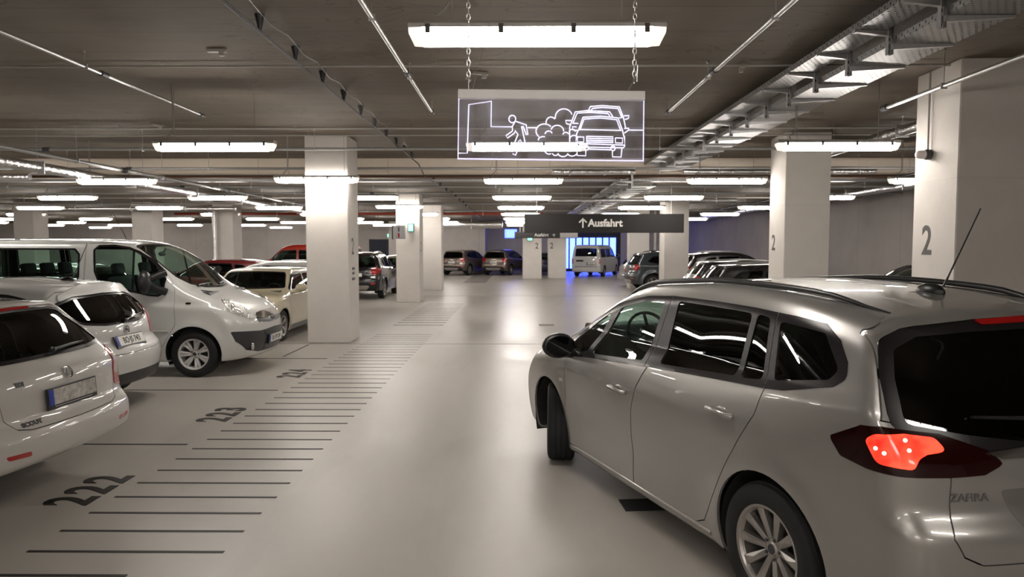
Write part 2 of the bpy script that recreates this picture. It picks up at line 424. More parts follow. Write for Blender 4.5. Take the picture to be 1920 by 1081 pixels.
def prism(poly, ax, a, b, hole=None, T=None):
    u, v, n = [Vector(q) for q in AX[ax]]
    P = [(u*p[0] + v*p[1] + n*t) for t in (a, b) for p in poly]; N = len(poly); F = []
    if hole is None:
        F = [tuple(range(N)), tuple(range(2*N-1, N-1, -1))] + [(i, N+i, N+(i+1) % N, (i+1) % N) for i in range(N)]
    else:
        P = P + [(u*p[0] + v*p[1] + n*t) for t in (a, b) for p in hole]
        for i in range(N):
            j = (i+1) % N
            F += [(i, N+i, N+j, j), (2*N+j, 3*N+j, 3*N+i, 2*N+i), (i, j, 2*N+j, 2*N+i), (N+j, N+i, 3*N+i, 3*N+j)]
    vol = 0
    for f in F:
        for k in range(1, len(f)-1): vol += P[f[0]].dot(P[f[k]].cross(P[f[k+1]]))
    if vol < 0: F = [f[::-1] for f in F]
    return P, F
def cyl(c, r, y0, y1, n=48):
    poly = [(c[0]+r*math.cos(2*math.pi*k/n), c[1]+r*math.sin(2*math.pi*k/n)) for k in range(n)]
    return prism(poly, 'y', y0, y1)
def solids(lst):
    b = MB()
    for P, F in lst: b.add(P, F)
    return mk(b.v, b.f)
class Shell:
    def __init__(s, spec, res):
        s.b = Body(**spec); s.P, s.Q = s.b.grid(res); s.N = s.b.normals(s.P)
    def solid(s, o, i, mats=None):
        n = len(s.P)
        V = np.concatenate([s.P + s.N*o, s.P - s.N*i]); F = np.concatenate([s.Q, s.Q[:, ::-1] + n])
        me = bpy.data.meshes.new('shell'); me.vertices.add(len(V)); me.vertices.foreach_set('co', V.ravel())
        me.loops.add(F.size); me.loops.foreach_set('vertex_index', F.ravel().astype(np.int32))
        me.polygons.add(len(F)); me.polygons.foreach_set('loop_start', np.arange(0, F.size, 4, dtype=np.int32))
        me.polygons.foreach_set('use_smooth', np.ones(len(F), bool))
        mi = np.zeros(len(F), np.int32); mi[len(s.Q):] = 1
        me.polygons.foreach_set('material_index', mi)
        me.update(calc_edges=True)
        for m in mats or []: me.materials.append(m)
        return me
def finish(me, ang=32):
    me.polygons.foreach_set('use_smooth', [True]*len(me.polygons)); me.set_sharp_from_angle(angle=R(ang)); return me
def cut(me, lst, op='DIFFERENCE'):
    return boolean(me, solids(lst), op)
def onsurf(b, p, d, t1=2.):
    """point and normal where the ray p+td meets the body"""
    h = b.hit(np.array([p], float), np.array([d], float), 0, t1, 300)
    return Vector(h[0]), Vector(b.normals(h)[0])
def text_me(s, size, depth=.0, bold=0., sx=1.0, align='CENTER'):
    cu = bpy.data.curves.new('t', 'FONT'); cu.body = s; cu.size = size; cu.extrude = depth; cu.align_x = align; cu.align_y = 'CENTER'
    cu.offset = bold; cu.resolution_u = 4
    o = bpy.data.objects.new('t', cu); tmp_scene.collection.objects.link(o)
    dg = tmp_dg()
    me = bpy.data.meshes.new_from_object(o.evaluated_get(dg)); bpy.data.objects.remove(o)
    me.transform(Matrix.Diagonal((sx, 1, 1, 1))); me.materials.clear(); return me
def frame_from(p, n, up=(0, 0, 1)):
    """matrix with local z along n, local y towards up"""
    n = Vector(n).normalized(); y = (Vector(up) - n*Vector(up).dot(n)).normalized(); x = y.cross(n)
    return Matrix.Translation(p) @ Matrix((x, y, n)).transposed().to_4x4()
# ---------------------------------------------------------------- wheels
WH = {}
def wheel_meshes(Rw, wd, style):
    key = (Rw, wd, style)
    if key in WH: return WH[key]
    h = wd/2; rr = Rw*.66
    t = MB(); prof = [(rr-.01, -h*.85), (rr+.01, -h), (Rw*.86, -h*1.03), (Rw*.96, -h*.93)]
    for g in (-.6, -.2, .2, .6):
        prof += [(Rw, (g-.17)*h), (Rw, (g+.14)*h), (Rw-.008, (g+.16)*h), (Rw-.008, (g+.21)*h)]
    prof += [(Rw*.96, h*.93), (Rw*.86, h*1.03), (rr+.01, h), (rr-.01, h*.85)]
    t.lathe(prof, 48); tyre = t.me(True, 40, M_rubber)
    b = MB(); b.lathe([(rr, -h*.8), (rr-.012, -h*.5), (rr-.03, 0), (rr-.02, h*.7), (rr-.004, h*.86), (rr+.008, h*.90), (rr+.002, h*.97), (rr-.012, h*.93), (rr-.02, h*.8)], 48)
    n, w0, w1, tw = {'alloy': (10, .030, .052, 0), 'cover': (7, .030, .040, 1), 'five': (5, .055, .075, 0)}[style]
    for k in range(n):
        for sgn in ((-1, 1) if tw else (0,)):
            a = 2*math.pi*k/n + sgn*.13
            M = Matrix.Rotation(-a, 3, 'Y')
            x0, x1 = .05, rr-.008; y0, y1 = h*.55, h*.84
            pts = [(x0, y0, -w0/2), (x0, y0, w0/2), (x1, y1, w1/2), (x1, y1, -w1/2)]
            v = [M @ Vector(p) for p in pts] + [M @ (Vector(p) - Vector((0, .035, 0))) for p in pts]
            xm = (x0+x1)/2
            v += [M @ Vector((xm, (y0+y1)/2+.012, 0))]
            b.add(v, [(0, 1, 8), (1, 2, 8), (2, 3, 8), (3, 0, 8), (0, 3, 7, 4), (1, 5, 6, 2), (0, 4, 5, 1), (3, 2, 6, 7), (4, 7, 6, 5)])
    b.lathe([(.0, h*.62), (.03, h*.62), (.036, h*.56), (.06, h*.50), (.068, h*.2)], 24)
    rim = b.me(True, 30)
    for m in (M_alloy if style != 'cover' else M_hub,): rim.materials.append(m)
    d = MB(); d.lathe([(0, -h*.2), (rr*.62, -h*.2), (rr*.62, -h*.4), (rr-.015, -h*.4)], 32)
    back = d.me(True, 40, M_dgrey)
    c = MB(); c.lathe([(0, h*.66), (.022, h*.66), (.026, h*.63), (.026, h*.55)], 20)
    for k in range(5):
        a = 2*math.pi*(k+.5)/5; cx, cz = .052*math.cos(a), .052*math.sin(a)
        c.lathe([(0, .0), (.009, .0), (.009, -.02)], 8, M=Matrix.Identity(3)) if 0 else c.tube([(cx, h*.46, cz), (cx, h*.60, cz)], .009, 8)
    cap = c.me(True, 30, M_dgrey)
    WH[key] = (tyre, rim, back, cap); return WH[key]
def add_wheels(root, b, wd, style, steer=0):
    for ax in b.axles:
        for s in (1, -1):
            y = s*(b.Wp(ax)[0] - wd/2 - .012)
            tyre, rim, back, cap = wheel_meshes(b.R, wd, style)
            w = bpy.data.objects.new('wheel', None); w.empty_display_size = .1; link(w, root)
            w.location = (ax, y, b.R); w.rotation_euler = (0, 0, (0 if s > 0 else math.pi) + (steer if ax > 0 else 0))
            obj('tyre', tyre, w); obj('rim', rim, w); obj('brake_drum', back, w); obj('hub_cap', cap, w)
# ---------------------------------------------------------------- interiors
def seat_me(wd=.50):
    m = MB()
    m.box((.05, 0, .42), (.50, wd, .16)); m.box((-.25, 0, .72), (.14, wd*.96, .56), M=Matrix.Rotation(R(-14), 3, 'Y'))
    m.box((-.34, 0, 1.10), (.09, .26, .17), M=Matrix.Rotation(R(-10), 3, 'Y'))
    m.tube([(-.32, -.06, 1.0), (-.33, -.06, 1.06)], .008, 6); m.tube([(-.32, .06, 1.0), (-.33, .06, 1.06)], .008, 6)
    return m
def interior(root, xf, xr, zs, cowl, xd, wy=.37):
    sm = bevel(mk(seat_me().v, seat_me().f), .035, 2); sm.polygons.foreach_set('use_smooth', [True]*len(sm.polygons)); sm.materials.append(M_seat)
    for y in (wy, -wy): obj('front_seat', sm, root, loc=(xf, y, zs))
    b = MB()
    for y in (-.42, 0, .42): b.add([Vector(v)+Vector((0, y, 0)) for v in seat_me(.42).v], seat_me(.42).f)
    bm_ = bevel(b.me(), .03, 2); bm_.polygons.foreach_set('use_smooth', [True]*len(bm_.polygons)); bm_.materials.append(M_seat)
    obj('rear_bench', bm_, root, loc=(xr, 0, zs))
    d = MB(); d.add(*prism(roundp([(xd-.05, .55), (xd-.10, cowl-.14), (xd, cowl-.04), (xd+.40, cowl-.06), (xd+.40, .55)], .05), 'y', -.66, .66))
    obj('dashboard', d.me(True, 40, M_dgrey), root)
    w = MB(); n = 28
    M = Matrix.Rotation(R(-62), 3, 'Y')
    c = Vector((xd-.16, wy, cowl-.10))
    ring = [c + M @ Vector((.18*math.cos(2*math.pi*k/n), .18*math.sin(2*math.pi*k/n), 0)) for k in range(n+1)]
    w.tube(ring, .013, 6, cap=False); w.box(c, (.12, .10, .04), M=M)
    for a in (0, 2.1, 4.2): w.tube([c, c + M @ Vector((.18*math.cos(a), .18*math.sin(a), 0))], .014, 6)
    w.tube([c, c + Vector((.3, 0, -.12))], .03, 8)
    obj('steering_wheel', w.me(True, 40, M_black), root)
# ---------------------------------------------------------------- number plate
def plate(parent, p, n, txt, w=.52, h=.112, smear=False):
    M = frame_from(p + n*.012, n)
    o = obj('number_plate', bevel(MB().box((0, -.004, 0), (w+.03, h+.042, .012)).me(mat=None), .002, 1), parent, M_black); o.matrix_local = M
    o2 = obj('plate_face', MB().box((0, .006, .008), (w, h, .006)).me(), o, M_plate)
    o3 = obj('country_band', MB().box((-w/2+.022, .006, .010), (.044, h, .006)).me(), o, M_blue)
    if smear:
        nt_ = mat('plate_blurred', (.42, .40, .37), .5, var=(26., .85)); o2.data.materials[0] = nt_
        obj('frame_print', MB().box((0, -h/2-.008, .009), (w*.8, .006, .001)).me(), o, mat('frame_print', (.35, .35, .35), .5))
    elif txt:
        t = text_me(txt, .098, .0006, .0015, sx=.80); t.transform(Matrix.Translation((.022, .004, .0125)))
        obj('plate_lettering', t, o, M_ink)
    return o
def emblem(parent, p, n, r, m1=None, m2=None, kind='ring'):
    M = frame_from(p + n*.008, n)
    b = MB(); Mx = Matrix.Rotation(R(90), 3, 'X')
    b.lathe([(r*.0, -.004), (r*.80, -.004), (r*.84, -.007), (r, -.006), (r*1.02, .004)], 28, M=Mx)
    o = obj('emblem', b.me(True, 30), parent, m1 or M_chrome); o.matrix_local = M
    c = MB()
    if kind == 'bolt':
        c.add([(-r*1.0, -r*.10, .006), (-r*.1, -r*.16, .006), (-r*.1, -r*.02, .006), (r, r*.10, .006), (r*.1, r*.16, .006), (r*.1, r*.02, .006)][0:6],
              [(0, 1, 3, 4), (2, 3, 5)])
    elif kind == 'arrow':      # feathered arrow on a dark disc
        c.add([(-r*.55, -r*.5, .008), (-r*.35, -r*.55, .008), (r*.1, 0, .008), (r*.55, r*.5, .008), (r*.3, r*.6, .008), (0, r*.1, .008), (-.1*r, -r*.6, .008), (.1*r, -.65*r, .008), (.35*r, .1*r, .008), (.15*r, .25*r, .008)],
              [(0, 1, 2, 5), (5, 2, 3, 4), (6, 7, 8, 9)])
    else:
        c.box((0, 0, .006), (r*1.1, r*.22, .004)); c.box((-r*.2, r*.25, .006), (r*.5, r*.15, .004)); c.box((r*.2, -r*.25, .006), (r*.5, r*.15, .004))
    obj('emblem_mark', c.me(), o, m2 or M_dgrey)
    return o
def mirror_me(sz=(.10, .12, .085)):
    def fn(p):
        q = p.copy()
        if q.x < 0: q.x *= .35
        return q
    m = MB(); m.ellipsoid((0, 0, 0), sz, 18, 10, fn=fn); return m.me(True, 60)
def side_mirror(root, p, s, body_mat, sz=(.11, .125, .09), arm=.13, glassdark=None):
    """p: base point on the body; s: +1 left"""
    c = Vector((p[0]-.03, p[1]+s*(arm+sz[1]*.6), p[2]+.05))
    me = mirror_me(sz); o = obj('mirror', me, root, body_mat, loc=c)
    g = MB(); n = 18
    ring = [(-sz[0]*.36, sz[1]*.86*math.cos(2*math.pi*k/n), sz[2]*.82*math.sin(2*math.pi*k/n)) for k in range(n)]
    g.add(ring + [(-sz[0]*.30, y*1.02, z*1.02) for _, y, z in ring], [tuple(range(n))[::-1]] + [(k, (k+1) % n, n+(k+1) % n, n+k) for k in range(n)])
    obj('mirror_glass', g.me(), o, M_trimblk if glassdark else M_dred if 0 else mat('mirror_dark', (.02, .02, .02), .03, .9))
    a = MB(); a.tube([Vector((p[0]+.03, p[1]-s*.02, p[2]-.03)) - c, Vector((p[0]+.01, p[1]+s*arm*.5, p[2]-.03)) - c, Vector((p[0], p[1]+s*(arm+.06), p[2]+.0)) - c], [.045, .032, .045], 10)
    obj('mirror_arm', a.me(True, 50), o, body_mat)
    return o
def wiper(root, b, y0, z0, y1, z1, x_from=-4, m=None):
    p, n = onsurf(b, (x_from, y0, z0), (1 if x_from < 0 else -1, 0, 0), 4.5); q, n2 = onsurf(b, (x_from, y1, z1), (1 if x_from < 0 else -1, 0, 0), 4.5)
    w = MB(); w.tube([p + n*.015, p + n*.04], .022, 8)
    w.tube([p + n*.035, p.lerp(q, .45) + n*.03, q + n2*.02], [.014, .010, .005], 6)
    a = p.lerp(q, .25); c = q + (q-p)*.15
    w.tube([a + n*.012, p.lerp(q, .7) + n*.014, q + n2*.010], .006, 6)
    return obj('wiper', w.me(True, 40, M_black), root)
# ================================================================ the hall
def nodes_mat(name):
    m = bpy.data.materials.new(name); m.use_nodes = True; MATS[name] = m
    return m, m.node_tree, m.node_tree.nodes['Principled BSDF']
def N(nt, t, **k):
    n = nt.nodes.new(t)
    for a, v in k.items():
        if a in n.inputs: n.inputs[a].default_value = v
        else: setattr(n, a, v)
    return n
def ramp(nt, fac, stops):
    r = nt.nodes.new('ShaderNodeValToRGB'); e = r.color_ramp.elements
    while len(e) < len(stops): e.new(.5)
    for i, (p, c) in enumerate(stops): e[i].position = p; e[i].color = (*c, 1) if len(c) == 3 else c
    nt.links.new(fac, r.inputs[0]); return r
def mathn(nt, op, a, b=None, c=None):
    n = nt.nodes.new('ShaderNodeMath'); n.operation = op
    for i, x in enumerate((a, b, c)):
        if x is None: continue
        if isinstance(x, (int, float)): n.inputs[i].default_value = x
        else: nt.links.new(x, n.inputs[i])
    return n.outputs[0]
def mixc(nt, fac, a, b, bt='MIX'):
    n = nt.nodes.new('ShaderNodeMix'); n.data_type = 'RGBA'; n.blend_type = bt
    for s, x in (('Factor', fac), ('A', a), ('B', b)):
        i = n.inputs[s] if s == 'Factor' else [q for q in n.inputs if q.name == s and q.type == 'RGBA'][0]
        if isinstance(x, (int, float)): i.default_value = x
        elif isinstance(x, tuple): i.default_value = (*x, 1)
        else: nt.links.new(x, i)
    return [q for q in n.outputs if q.type == 'RGBA'][0]
def concrete(name, col, joints=None, amt=.10, rough=.75, squig=0, sc_=.9, stretch=(1, 1, 1), axis='Y'):
    m, nt, b = nodes_mat(name)
    tc = N(nt, 'ShaderNodeTexCoord'); mp = N(nt, 'ShaderNodeMapping'); mp.inputs['Scale'].default_value = stretch
    nt.links.new(tc.outputs['Object'], mp.inputs['Vector'])
    n1 = N(nt, 'ShaderNodeTexNoise', Scale=sc_, Detail=8.0, Roughness=.6); nt.links.new(mp.outputs[0], n1.inputs['Vector'])
    n2 = N(nt, 'ShaderNodeTexNoise', Scale=45.0, Detail=4.0); nt.links.new(tc.outputs['Object'], n2.inputs['Vector'])
    a = ramp(nt, n1.outputs['Fac'], [(.30, tuple(c*(1-amt) for c in col)), (.70, tuple(c*(1+amt) for c in col))]).outputs[0]
    a = mixc(nt, mathn(nt, 'MULTIPLY', n2.outputs['Fac'], .12), a, tuple(c*.75 for c in col))
    sp = N(nt, 'ShaderNodeSeparateXYZ'); nt.links.new(tc.outputs['Object'], sp.inputs[0])
    h = n2.outputs['Fac']
    if joints:
        for ax, step, wdt, dk in joints:
            f = mathn(nt, 'FRACT', mathn(nt, 'DIVIDE', sp.outputs[ax], step))
            d = mathn(nt, 'LESS_THAN', f, wdt/step)
            a = mixc(nt, mathn(nt, 'MULTIPLY', d, dk), a, tuple(c*.35 for c in col))
            # boards differ a little in tone
            fl = mathn(nt, 'FLOOR', mathn(nt, 'DIVIDE', sp.outputs[ax], step))
            wn = N(nt, 'ShaderNodeTexWhiteNoise', noise_dimensions='1D'); nt.links.new(fl, wn.inputs['W'])
            a = mixc(nt, mathn(nt, 'MULTIPLY', wn.outputs['Value'], .16), a, tuple(c*.6 for c in col))
            h = mathn(nt, 'SUBTRACT', h, mathn(nt, 'MULTIPLY', d, 2.0))
    if squig:
        mq = N(nt, 'ShaderNodeMapping'); mq.inputs['Scale'].default_value = (.55, 1.6, 1); nt.links.new(tc.outputs['Object'], mq.inputs['Vector'])
        n3 = N(nt, 'ShaderNodeTexNoise', Scale=1.0, Detail=2.5, Distortion=.6); nt.links.new(mq.outputs[0], n3.inputs['Vector'])
        f = mathn(nt, 'FRACT', mathn(nt, 'MULTIPLY', n3.outputs['Fac'], 14.0))
        ln = mathn(nt, 'LESS_THAN', mathn(nt, 'ABSOLUTE', mathn(nt, 'SUBTRACT', f, .5)), .05)
        n4 = N(nt, 'ShaderNodeTexNoise', Scale=.45); nt.links.new(tc.outputs['Object'], n4.inputs['Vector'])
        ln = mathn(nt, 'MULTIPLY', ln, mathn(nt, 'GREATER_THAN', n4.outputs['Fac'], .48))
        a = mixc(nt, mathn(nt, 'MULTIPLY', ln, squig), a, tuple(c*.45 for c in col))
    nt.links.new(a, b.inputs['Base Color']); b.inputs['Roughness'].default_value = rough; b.inputs['Specular IOR Level'].default_value = .3
    bp = N(nt, 'ShaderNodeBump', Strength=.35, Distance=.004); nt.links.new(h, bp.inputs['Height']); nt.links.new(bp.outputs[0], b.inputs['Normal'])
    return m
def floor_material():
    m, nt, b = nodes_mat('coated_floor')
    tc = N(nt, 'ShaderNodeTexCoord')
    col = (.405, .378, .345)
    n1 = N(nt, 'ShaderNodeTexNoise', Scale=.35, Detail=9.0, Roughness=.62, Distortion=.3); nt.links.new(tc.outputs['Object'], n1.inputs['Vector'])
    mp = N(nt, 'ShaderNodeMapping'); mp.inputs['Scale'].default_value = (1.0, .22, 1); nt.links.new(tc.outputs['Object'], mp.inputs['Vector'])
    n2 = N(nt, 'ShaderNodeTexNoise', Scale=2.6, Detail=6.0, Roughness=.6); nt.links.new(mp.outputs[0], n2.inputs['Vector'])
    n3 = N(nt, 'ShaderNodeTexNoise', Scale=160.0, Detail=2.0); nt.links.new(tc.outputs['Object'], n3.inputs['Vector'])
    a = ramp(nt, n1.outputs['Fac'], [(.32, tuple(c*.86 for c in col)), (.68, tuple(c*1.08 for c in col))]).outputs[0]
    a = mixc(nt, mathn(nt, 'MULTIPLY', ramp(nt, n2.outputs['Fac'], [(.50, (0, 0, 0)), (.72, (1, 1, 1))]).outputs[0], .22), a, (.22, .195, .165))
    v = N(nt, 'ShaderNodeTexVoronoi', Scale=.8, feature='F1'); nt.links.new(tc.outputs['Object'], v.inputs['Vector'])
    sd = mathn(nt, 'LESS_THAN', v.outputs['Distance'], .022)
    a = mixc(nt, mathn(nt, 'MULTIPLY', sd, .35), a, (.16, .12, .08))
    nt.links.new(a, b.inputs['Base Color'])
    rr = ramp(nt, n1.outputs['Fac'], [(.35, (.30, .30, .30)), (.70, (.44, .44, .44))]); nt.links.new(rr.outputs[0], b.inputs['Roughness'])
    b.inputs['Specular IOR Level'].default_value = .5
    n5 = N(nt, 'ShaderNodeTexNoise', Scale=3.0, Detail=3.0); nt.links.new(tc.outputs['Object'], n5.inputs['Vector'])
    hh = mathn(nt, 'ADD', mathn(nt, 'MULTIPLY', n3.outputs['Fac'], .25), n5.outputs['Fac'])
    bp = N(nt, 'ShaderNodeBump', Strength=.25, Distance=.006); nt.links.new(hh, bp.inputs['Height']); nt.links.new(bp.outputs[0], b.inputs['Normal'])
    return m
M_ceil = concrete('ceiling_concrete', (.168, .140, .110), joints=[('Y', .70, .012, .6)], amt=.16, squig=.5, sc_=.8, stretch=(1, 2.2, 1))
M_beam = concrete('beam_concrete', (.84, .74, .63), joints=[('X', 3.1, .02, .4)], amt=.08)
M_col = concrete('pillar_concrete', (.72, .68, .64), amt=.05, sc_=2.2, rough=.7, joints=[('Z', 2.62, .012, .12)])
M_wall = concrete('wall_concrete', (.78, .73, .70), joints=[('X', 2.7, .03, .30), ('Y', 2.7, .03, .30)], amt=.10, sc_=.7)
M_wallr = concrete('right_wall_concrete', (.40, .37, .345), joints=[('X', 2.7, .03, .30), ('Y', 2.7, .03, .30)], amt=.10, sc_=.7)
M_floor = floor_material()
X0, X1, Y0, Y1, ZC, ZL = -38.0, 11.7, -8.0, 53.0, 3.95, 3.60
YS = 16.9
def sbox(name, x0, x1, y0, y1, z0, z1, m, parent=None):
    o = obj(name, MB().box(((x0+x1)/2, (y0+y1)/2, (z0+z1)/2), (x1-x0, y1-y0, z1-z0)).me(), parent, m)
    if parent is None: struct(o)
    return o
floor = sbox('floor', X0, X1, Y0, Y1+.3, -.20, 0, M_floor)
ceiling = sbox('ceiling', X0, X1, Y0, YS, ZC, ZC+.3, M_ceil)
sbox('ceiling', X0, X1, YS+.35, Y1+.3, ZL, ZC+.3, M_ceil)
sbox('trim_2', X0, X1, YS, YS+.35, ZL, ZC+.3, M_beam)
sbox('wall_left', X0-.3, X0, Y0, Y1+.3, 0, ZC+.3, M_wall)
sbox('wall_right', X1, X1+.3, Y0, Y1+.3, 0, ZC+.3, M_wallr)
sbox('wall_front', X0-.3, X1+.3, Y0-.3, Y0, 0, ZC+.3, M_wall)
# back wall with the opening of the exit gate and a small high window
GX0, GX1, GZ = 3.4, 7.75, 2.95; HX0, HX1, HZ0, HZ1 = -1.0, .02, 2.45, 3.2
wb = MB()
def wbx(x0, x1, z0, z1): wb.box(((x0+x1)/2, Y1+.15, (z0+z1)/2), (x1-x0, .3, z1-z0))
wbx(X0-.3, HX0, 0, ZC); wbx(HX0, HX1, 0, HZ0); wbx(HX0, HX1, HZ1, ZC); wbx(HX1, GX0, 0, ZC); wbx(GX0, GX1, GZ, ZC); wbx(GX1, X1+.3, 0, ZC)
struct(obj('wall_back', wb.me(), None, M_wall))
sbox('trim_1', -9.0, -2.25, 49.2, Y1, 0, ZL, M_wall)   # projecting wall bay beside the window
# far gate: header, frame posts and frosted panes
M_navy = mat('gate_frame', (.012, .018, .05), .5)
pane_m, nt, b = nodes_mat('frosted_pane')
nt.nodes.clear(); o_ = N(nt, 'ShaderNodeOutputMaterial'); mx = N(nt, 'ShaderNodeMixShader'); mx.inputs[0].default_value = .55
t1 = N(nt, 'ShaderNodeBsdfTransparent'); t2 = N(nt, 'ShaderNodeBsdfTranslucent')
t1.inputs[0].default_value = (.9, .95, 1, 1); t2.inputs[0].default_value = (.85, .9, 1, 1)
nt.links.new(t1.outputs[0], mx.inputs[1]); nt.links.new(t2.outputs[0], mx.inputs[2]); nt.links.new(mx.outputs[0], o_.inputs[0])
gate = bpy.data.objects.new('door_1', None); link(gate); gate.location = (GX0, Y1, 0); struct(gate)
gw = GX1-GX0
obj('gate_header', MB().box((gw/2, .05, (2.52+GZ)/2), (gw, .12, GZ-2.52)).me(), gate, M_navy)
obj('gate_post', MB().box((gw-.17, .03, 1.26), (.34, .14, 2.52)).me(), gate, M_navy)
npan = 8; pw = (gw-.34)/npan
for i in range(npan):
    obj('gate_pane', MB().box((pw*(i+.5), .10, 1.36), (pw-.06, .012, 2.32)).me(), gate, pane_m)
    obj('gate_mullion', MB().box((pw*i, .06, 1.26), (.10, .08, 2.52)).me(), gate, M_navy)
obj('gate_sill', MB().box((gw/2, .06, .10), (gw, .10, .20)).me(), gate, M_navy)
win = bpy.data.objects.new('window_1', None); link(win); win.location = (HX0, Y1, HZ0); struct(win)
obj('window_frame', MB().box((.51, .05, .02), (1.02, .08, .04)).box((.51, .05, .73), (1.02, .08, .04)).box((.02, .05, .375), (.04, .08, .75)).box((1.0, .05, .375), (.04, .08, .75)).me(), win, M_navy)
obj('window_pane', MB().box((.51, .06, .375), (.96, .01, .68)).me(), win, pane_m)
door = bpy.data.objects.new('door_2', None); link(door); door.location = (-9.85, Y1, 0); struct(door)
obj('door_leaf', MB().box((-.62, -.03, 1.16), (1.22, .06, 2.32)).box((.62, -.03, 1.16), (1.22, .06, 2.32)).me(), door, M_navy)
obj('door_frame', MB().box((0, -.04, 2.36), (2.6, .10, .08)).box((-1.27, -.04, 1.18), (.06, .10, 2.36)).box((1.27, -.04, 1.18), (.06, .10, 2.36)).me(), door, M_dgrey)

# ---------------------------------------------------------------- floor markings (parts of the floor)
def mark(name, x0, x1, y, w, rz=0.0, m=M_paintblk):
    me = MB().box((0, 0, .0015), (x1-x0, w, .003)).me(); o = obj(name, me, floor, m, loc=((x0+x1)/2, y, 0), rot=(0, 0, rz)); return o
M_paintpale = mat('marking_glare_and_joint', (.12, .11, .10), .4, var=(14, .3))  # floor glare painted into the farther stripes' paler colour; floor joints share it
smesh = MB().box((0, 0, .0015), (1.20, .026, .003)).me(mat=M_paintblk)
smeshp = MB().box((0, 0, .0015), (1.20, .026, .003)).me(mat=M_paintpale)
y = 3.84; i = 0
while y < 15.0:
    x0 = -2.40 if y > 4.0 else -2.80
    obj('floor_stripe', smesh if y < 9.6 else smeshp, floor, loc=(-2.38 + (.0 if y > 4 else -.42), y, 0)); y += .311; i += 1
y = 16.5; sb = MB().box((0, 0, .0015), (1.18, .10, .003)).me(mat=mat('floor_marking_grey', (.06, .055, .052), .42, var=(14, .3)))
while y < 23.1: obj('floor_stripe', sb, floor, loc=(-2.33, y, 0)); y += .56
y = 35.9
while y < 45.3: obj('floor_stripe', sb, floor, loc=(-2.2, y, 0)); y += .33
for x0, x1, y in ((-7.5, -3.09, 6.465), (-7.5, -3.09, 8.955), (-7.5, -3.15, 11.53), (-7.5, -4.1, 4.0)): mark('bay_line', x0, x1, y, .03)
o = mark('bay_line', 0, 1.45, 12.45, .028); o.location = (-3.945, 12.45, 0); o.rotation_euler = (0, 0, R(90))
for yy in (28.3, 34.5, 40.5): mark('bay_line', 4.6, 9.4, yy, .04)
for s, yc, lb in (('222', 5.235, 'black bay number 222 painted on the floor'), ('223', 7.65, 'black bay number 223 painted on the floor'), ('224', 10.16, 'black bay number 224 painted on the floor')):
    for k, chh in enumerate(s):
        t = text_me(chh, .46, .0015, .014, sx=.82)
        xs = [v.co.x for v in t.vertices]; ys = [v.co.y for v in t.vertices]
        t.transform(Matrix.Translation((-(min(xs)+max(xs))/2, -(min(ys)+max(ys))/2, 0)))
        o = obj('bay_number', t, floor, M_paintblk, loc=(-3.26, yc + (k-1)*.235, .002), rot=(0, 0, R(90))); o['label'] = lb
o = obj('floor_drain', MB().box((0, 0, .003), (.30, .22, .006)).me(), floor, M_dark, loc=(.90, 4.95, 0), rot=(0, 0, R(5)))
obj('floor_cover', MB().box((0, 0, .003), (.36, .30, .006)).me(), floor, mat('rusty_steel', (.16, .13, .09), .6), loc=(.69, 16.54, 0))
for x in (4.9,): mark('floor_joint', -37, 12.5, 13.3, .018, m=M_paintpale); mark('floor_joint', -37, 12.5, 26.4, .03, m=M_paintpale)

# ---------------------------------------------------------------- pillars
def pillar(x0, x1, y0, y1, label, two=None, top=ZC):
    r = thing('concrete_pillar', label, 'pillar', ((x0+x1)/2, (y0+y1)/2, 0), 0, 'square concrete pillars of the hall')
    me = MB().box((0, 0, top/2), (x1-x0, y1-y0, top)).me(); bevel(me, .012, 1); obj('shaft', me, r, M_col)
    if two:
        t = text_me('2', two[1], .0015, .006, sx=.88)
        xs = [v.co.x for v in t.vertices]; ys = [v.co.y for v in t.vertices]
        t.transform(Matrix.Translation((-(min(xs)+max(xs))/2, -(min(ys)+max(ys))/2, 0)))
        side = two[0]
        if side == 'L': Mx = frame_from(Vector((x0-(x0+x1)/2-.002, two[3], two[2])), (-1, 0, 0))
        elif side == 'R': Mx = frame_from(Vector((x1-(x0+x1)/2+.002, two[3], two[2])), (1, 0, 0))
        else: Mx = frame_from(Vector((two[3], y0-(y0+y1)/2-.002, two[2])), (0, -1, 0))
        o = obj('pillar_number', t, r, mat('number_grey', (.10, .095, .09), .6)); o.matrix_local = Mx; o['label'] = 'grey painted number 2'
    return r
p1 = pillar(-4.03, -3.22, 13.4, 14.25, 'nearest pillar left of the lane, beside the small cream car', ('R', .46, 1.86, -.08))
pillar(-4.0, -3.22, 23.2, 24.05, 'second pillar left of the lane, with a green exit sign', ('R', .46, 1.86, -.1), ZL)
pillar(-4.0, -3.2, 29.7, 30.5, 'third pillar left of the lane, in front of the far brown cars', None, ZL)
p4 = pillar(4.95, 5.82, 8.0, 8.87, 'large near pillar on the right with a big grey 2 and a round lamp', ('L', .50, 1.93, .12))
pillar(4.95, 5.78, 13.1, 13.9, 'second pillar on the right, between the near pillar and the exit sign', ('L', .42, 1.93, .15))
pillar(4.95, 5.78, 23.8, 24.6, 'pillar behind the right end of the big dark exit sign', None, ZL)
pillar(4.95, 5.8, 31.0, 31.8, 'pillar behind the dark grey off-road car', None, ZL)
pillar(.31, 1.40, 40.6, 41.6, 'left one of the two far pillars below the small exit sign', ('F', .46, 1.9, .27), ZL)
pillar(1.82, 2.86, 41.2, 42.2, 'right one of the two far pillars below the small exit sign', ('F', .46, 1.9, -.33), ZL)
pillar(-12.0, -11.2, 27.7, 28.6, 'far left pillar with a vertical foil duct beside it', None, ZL)
pillar(-15.2, -14.4, 27.7, 28.6, 'far left pillar above the cab of the white van', None, ZL)
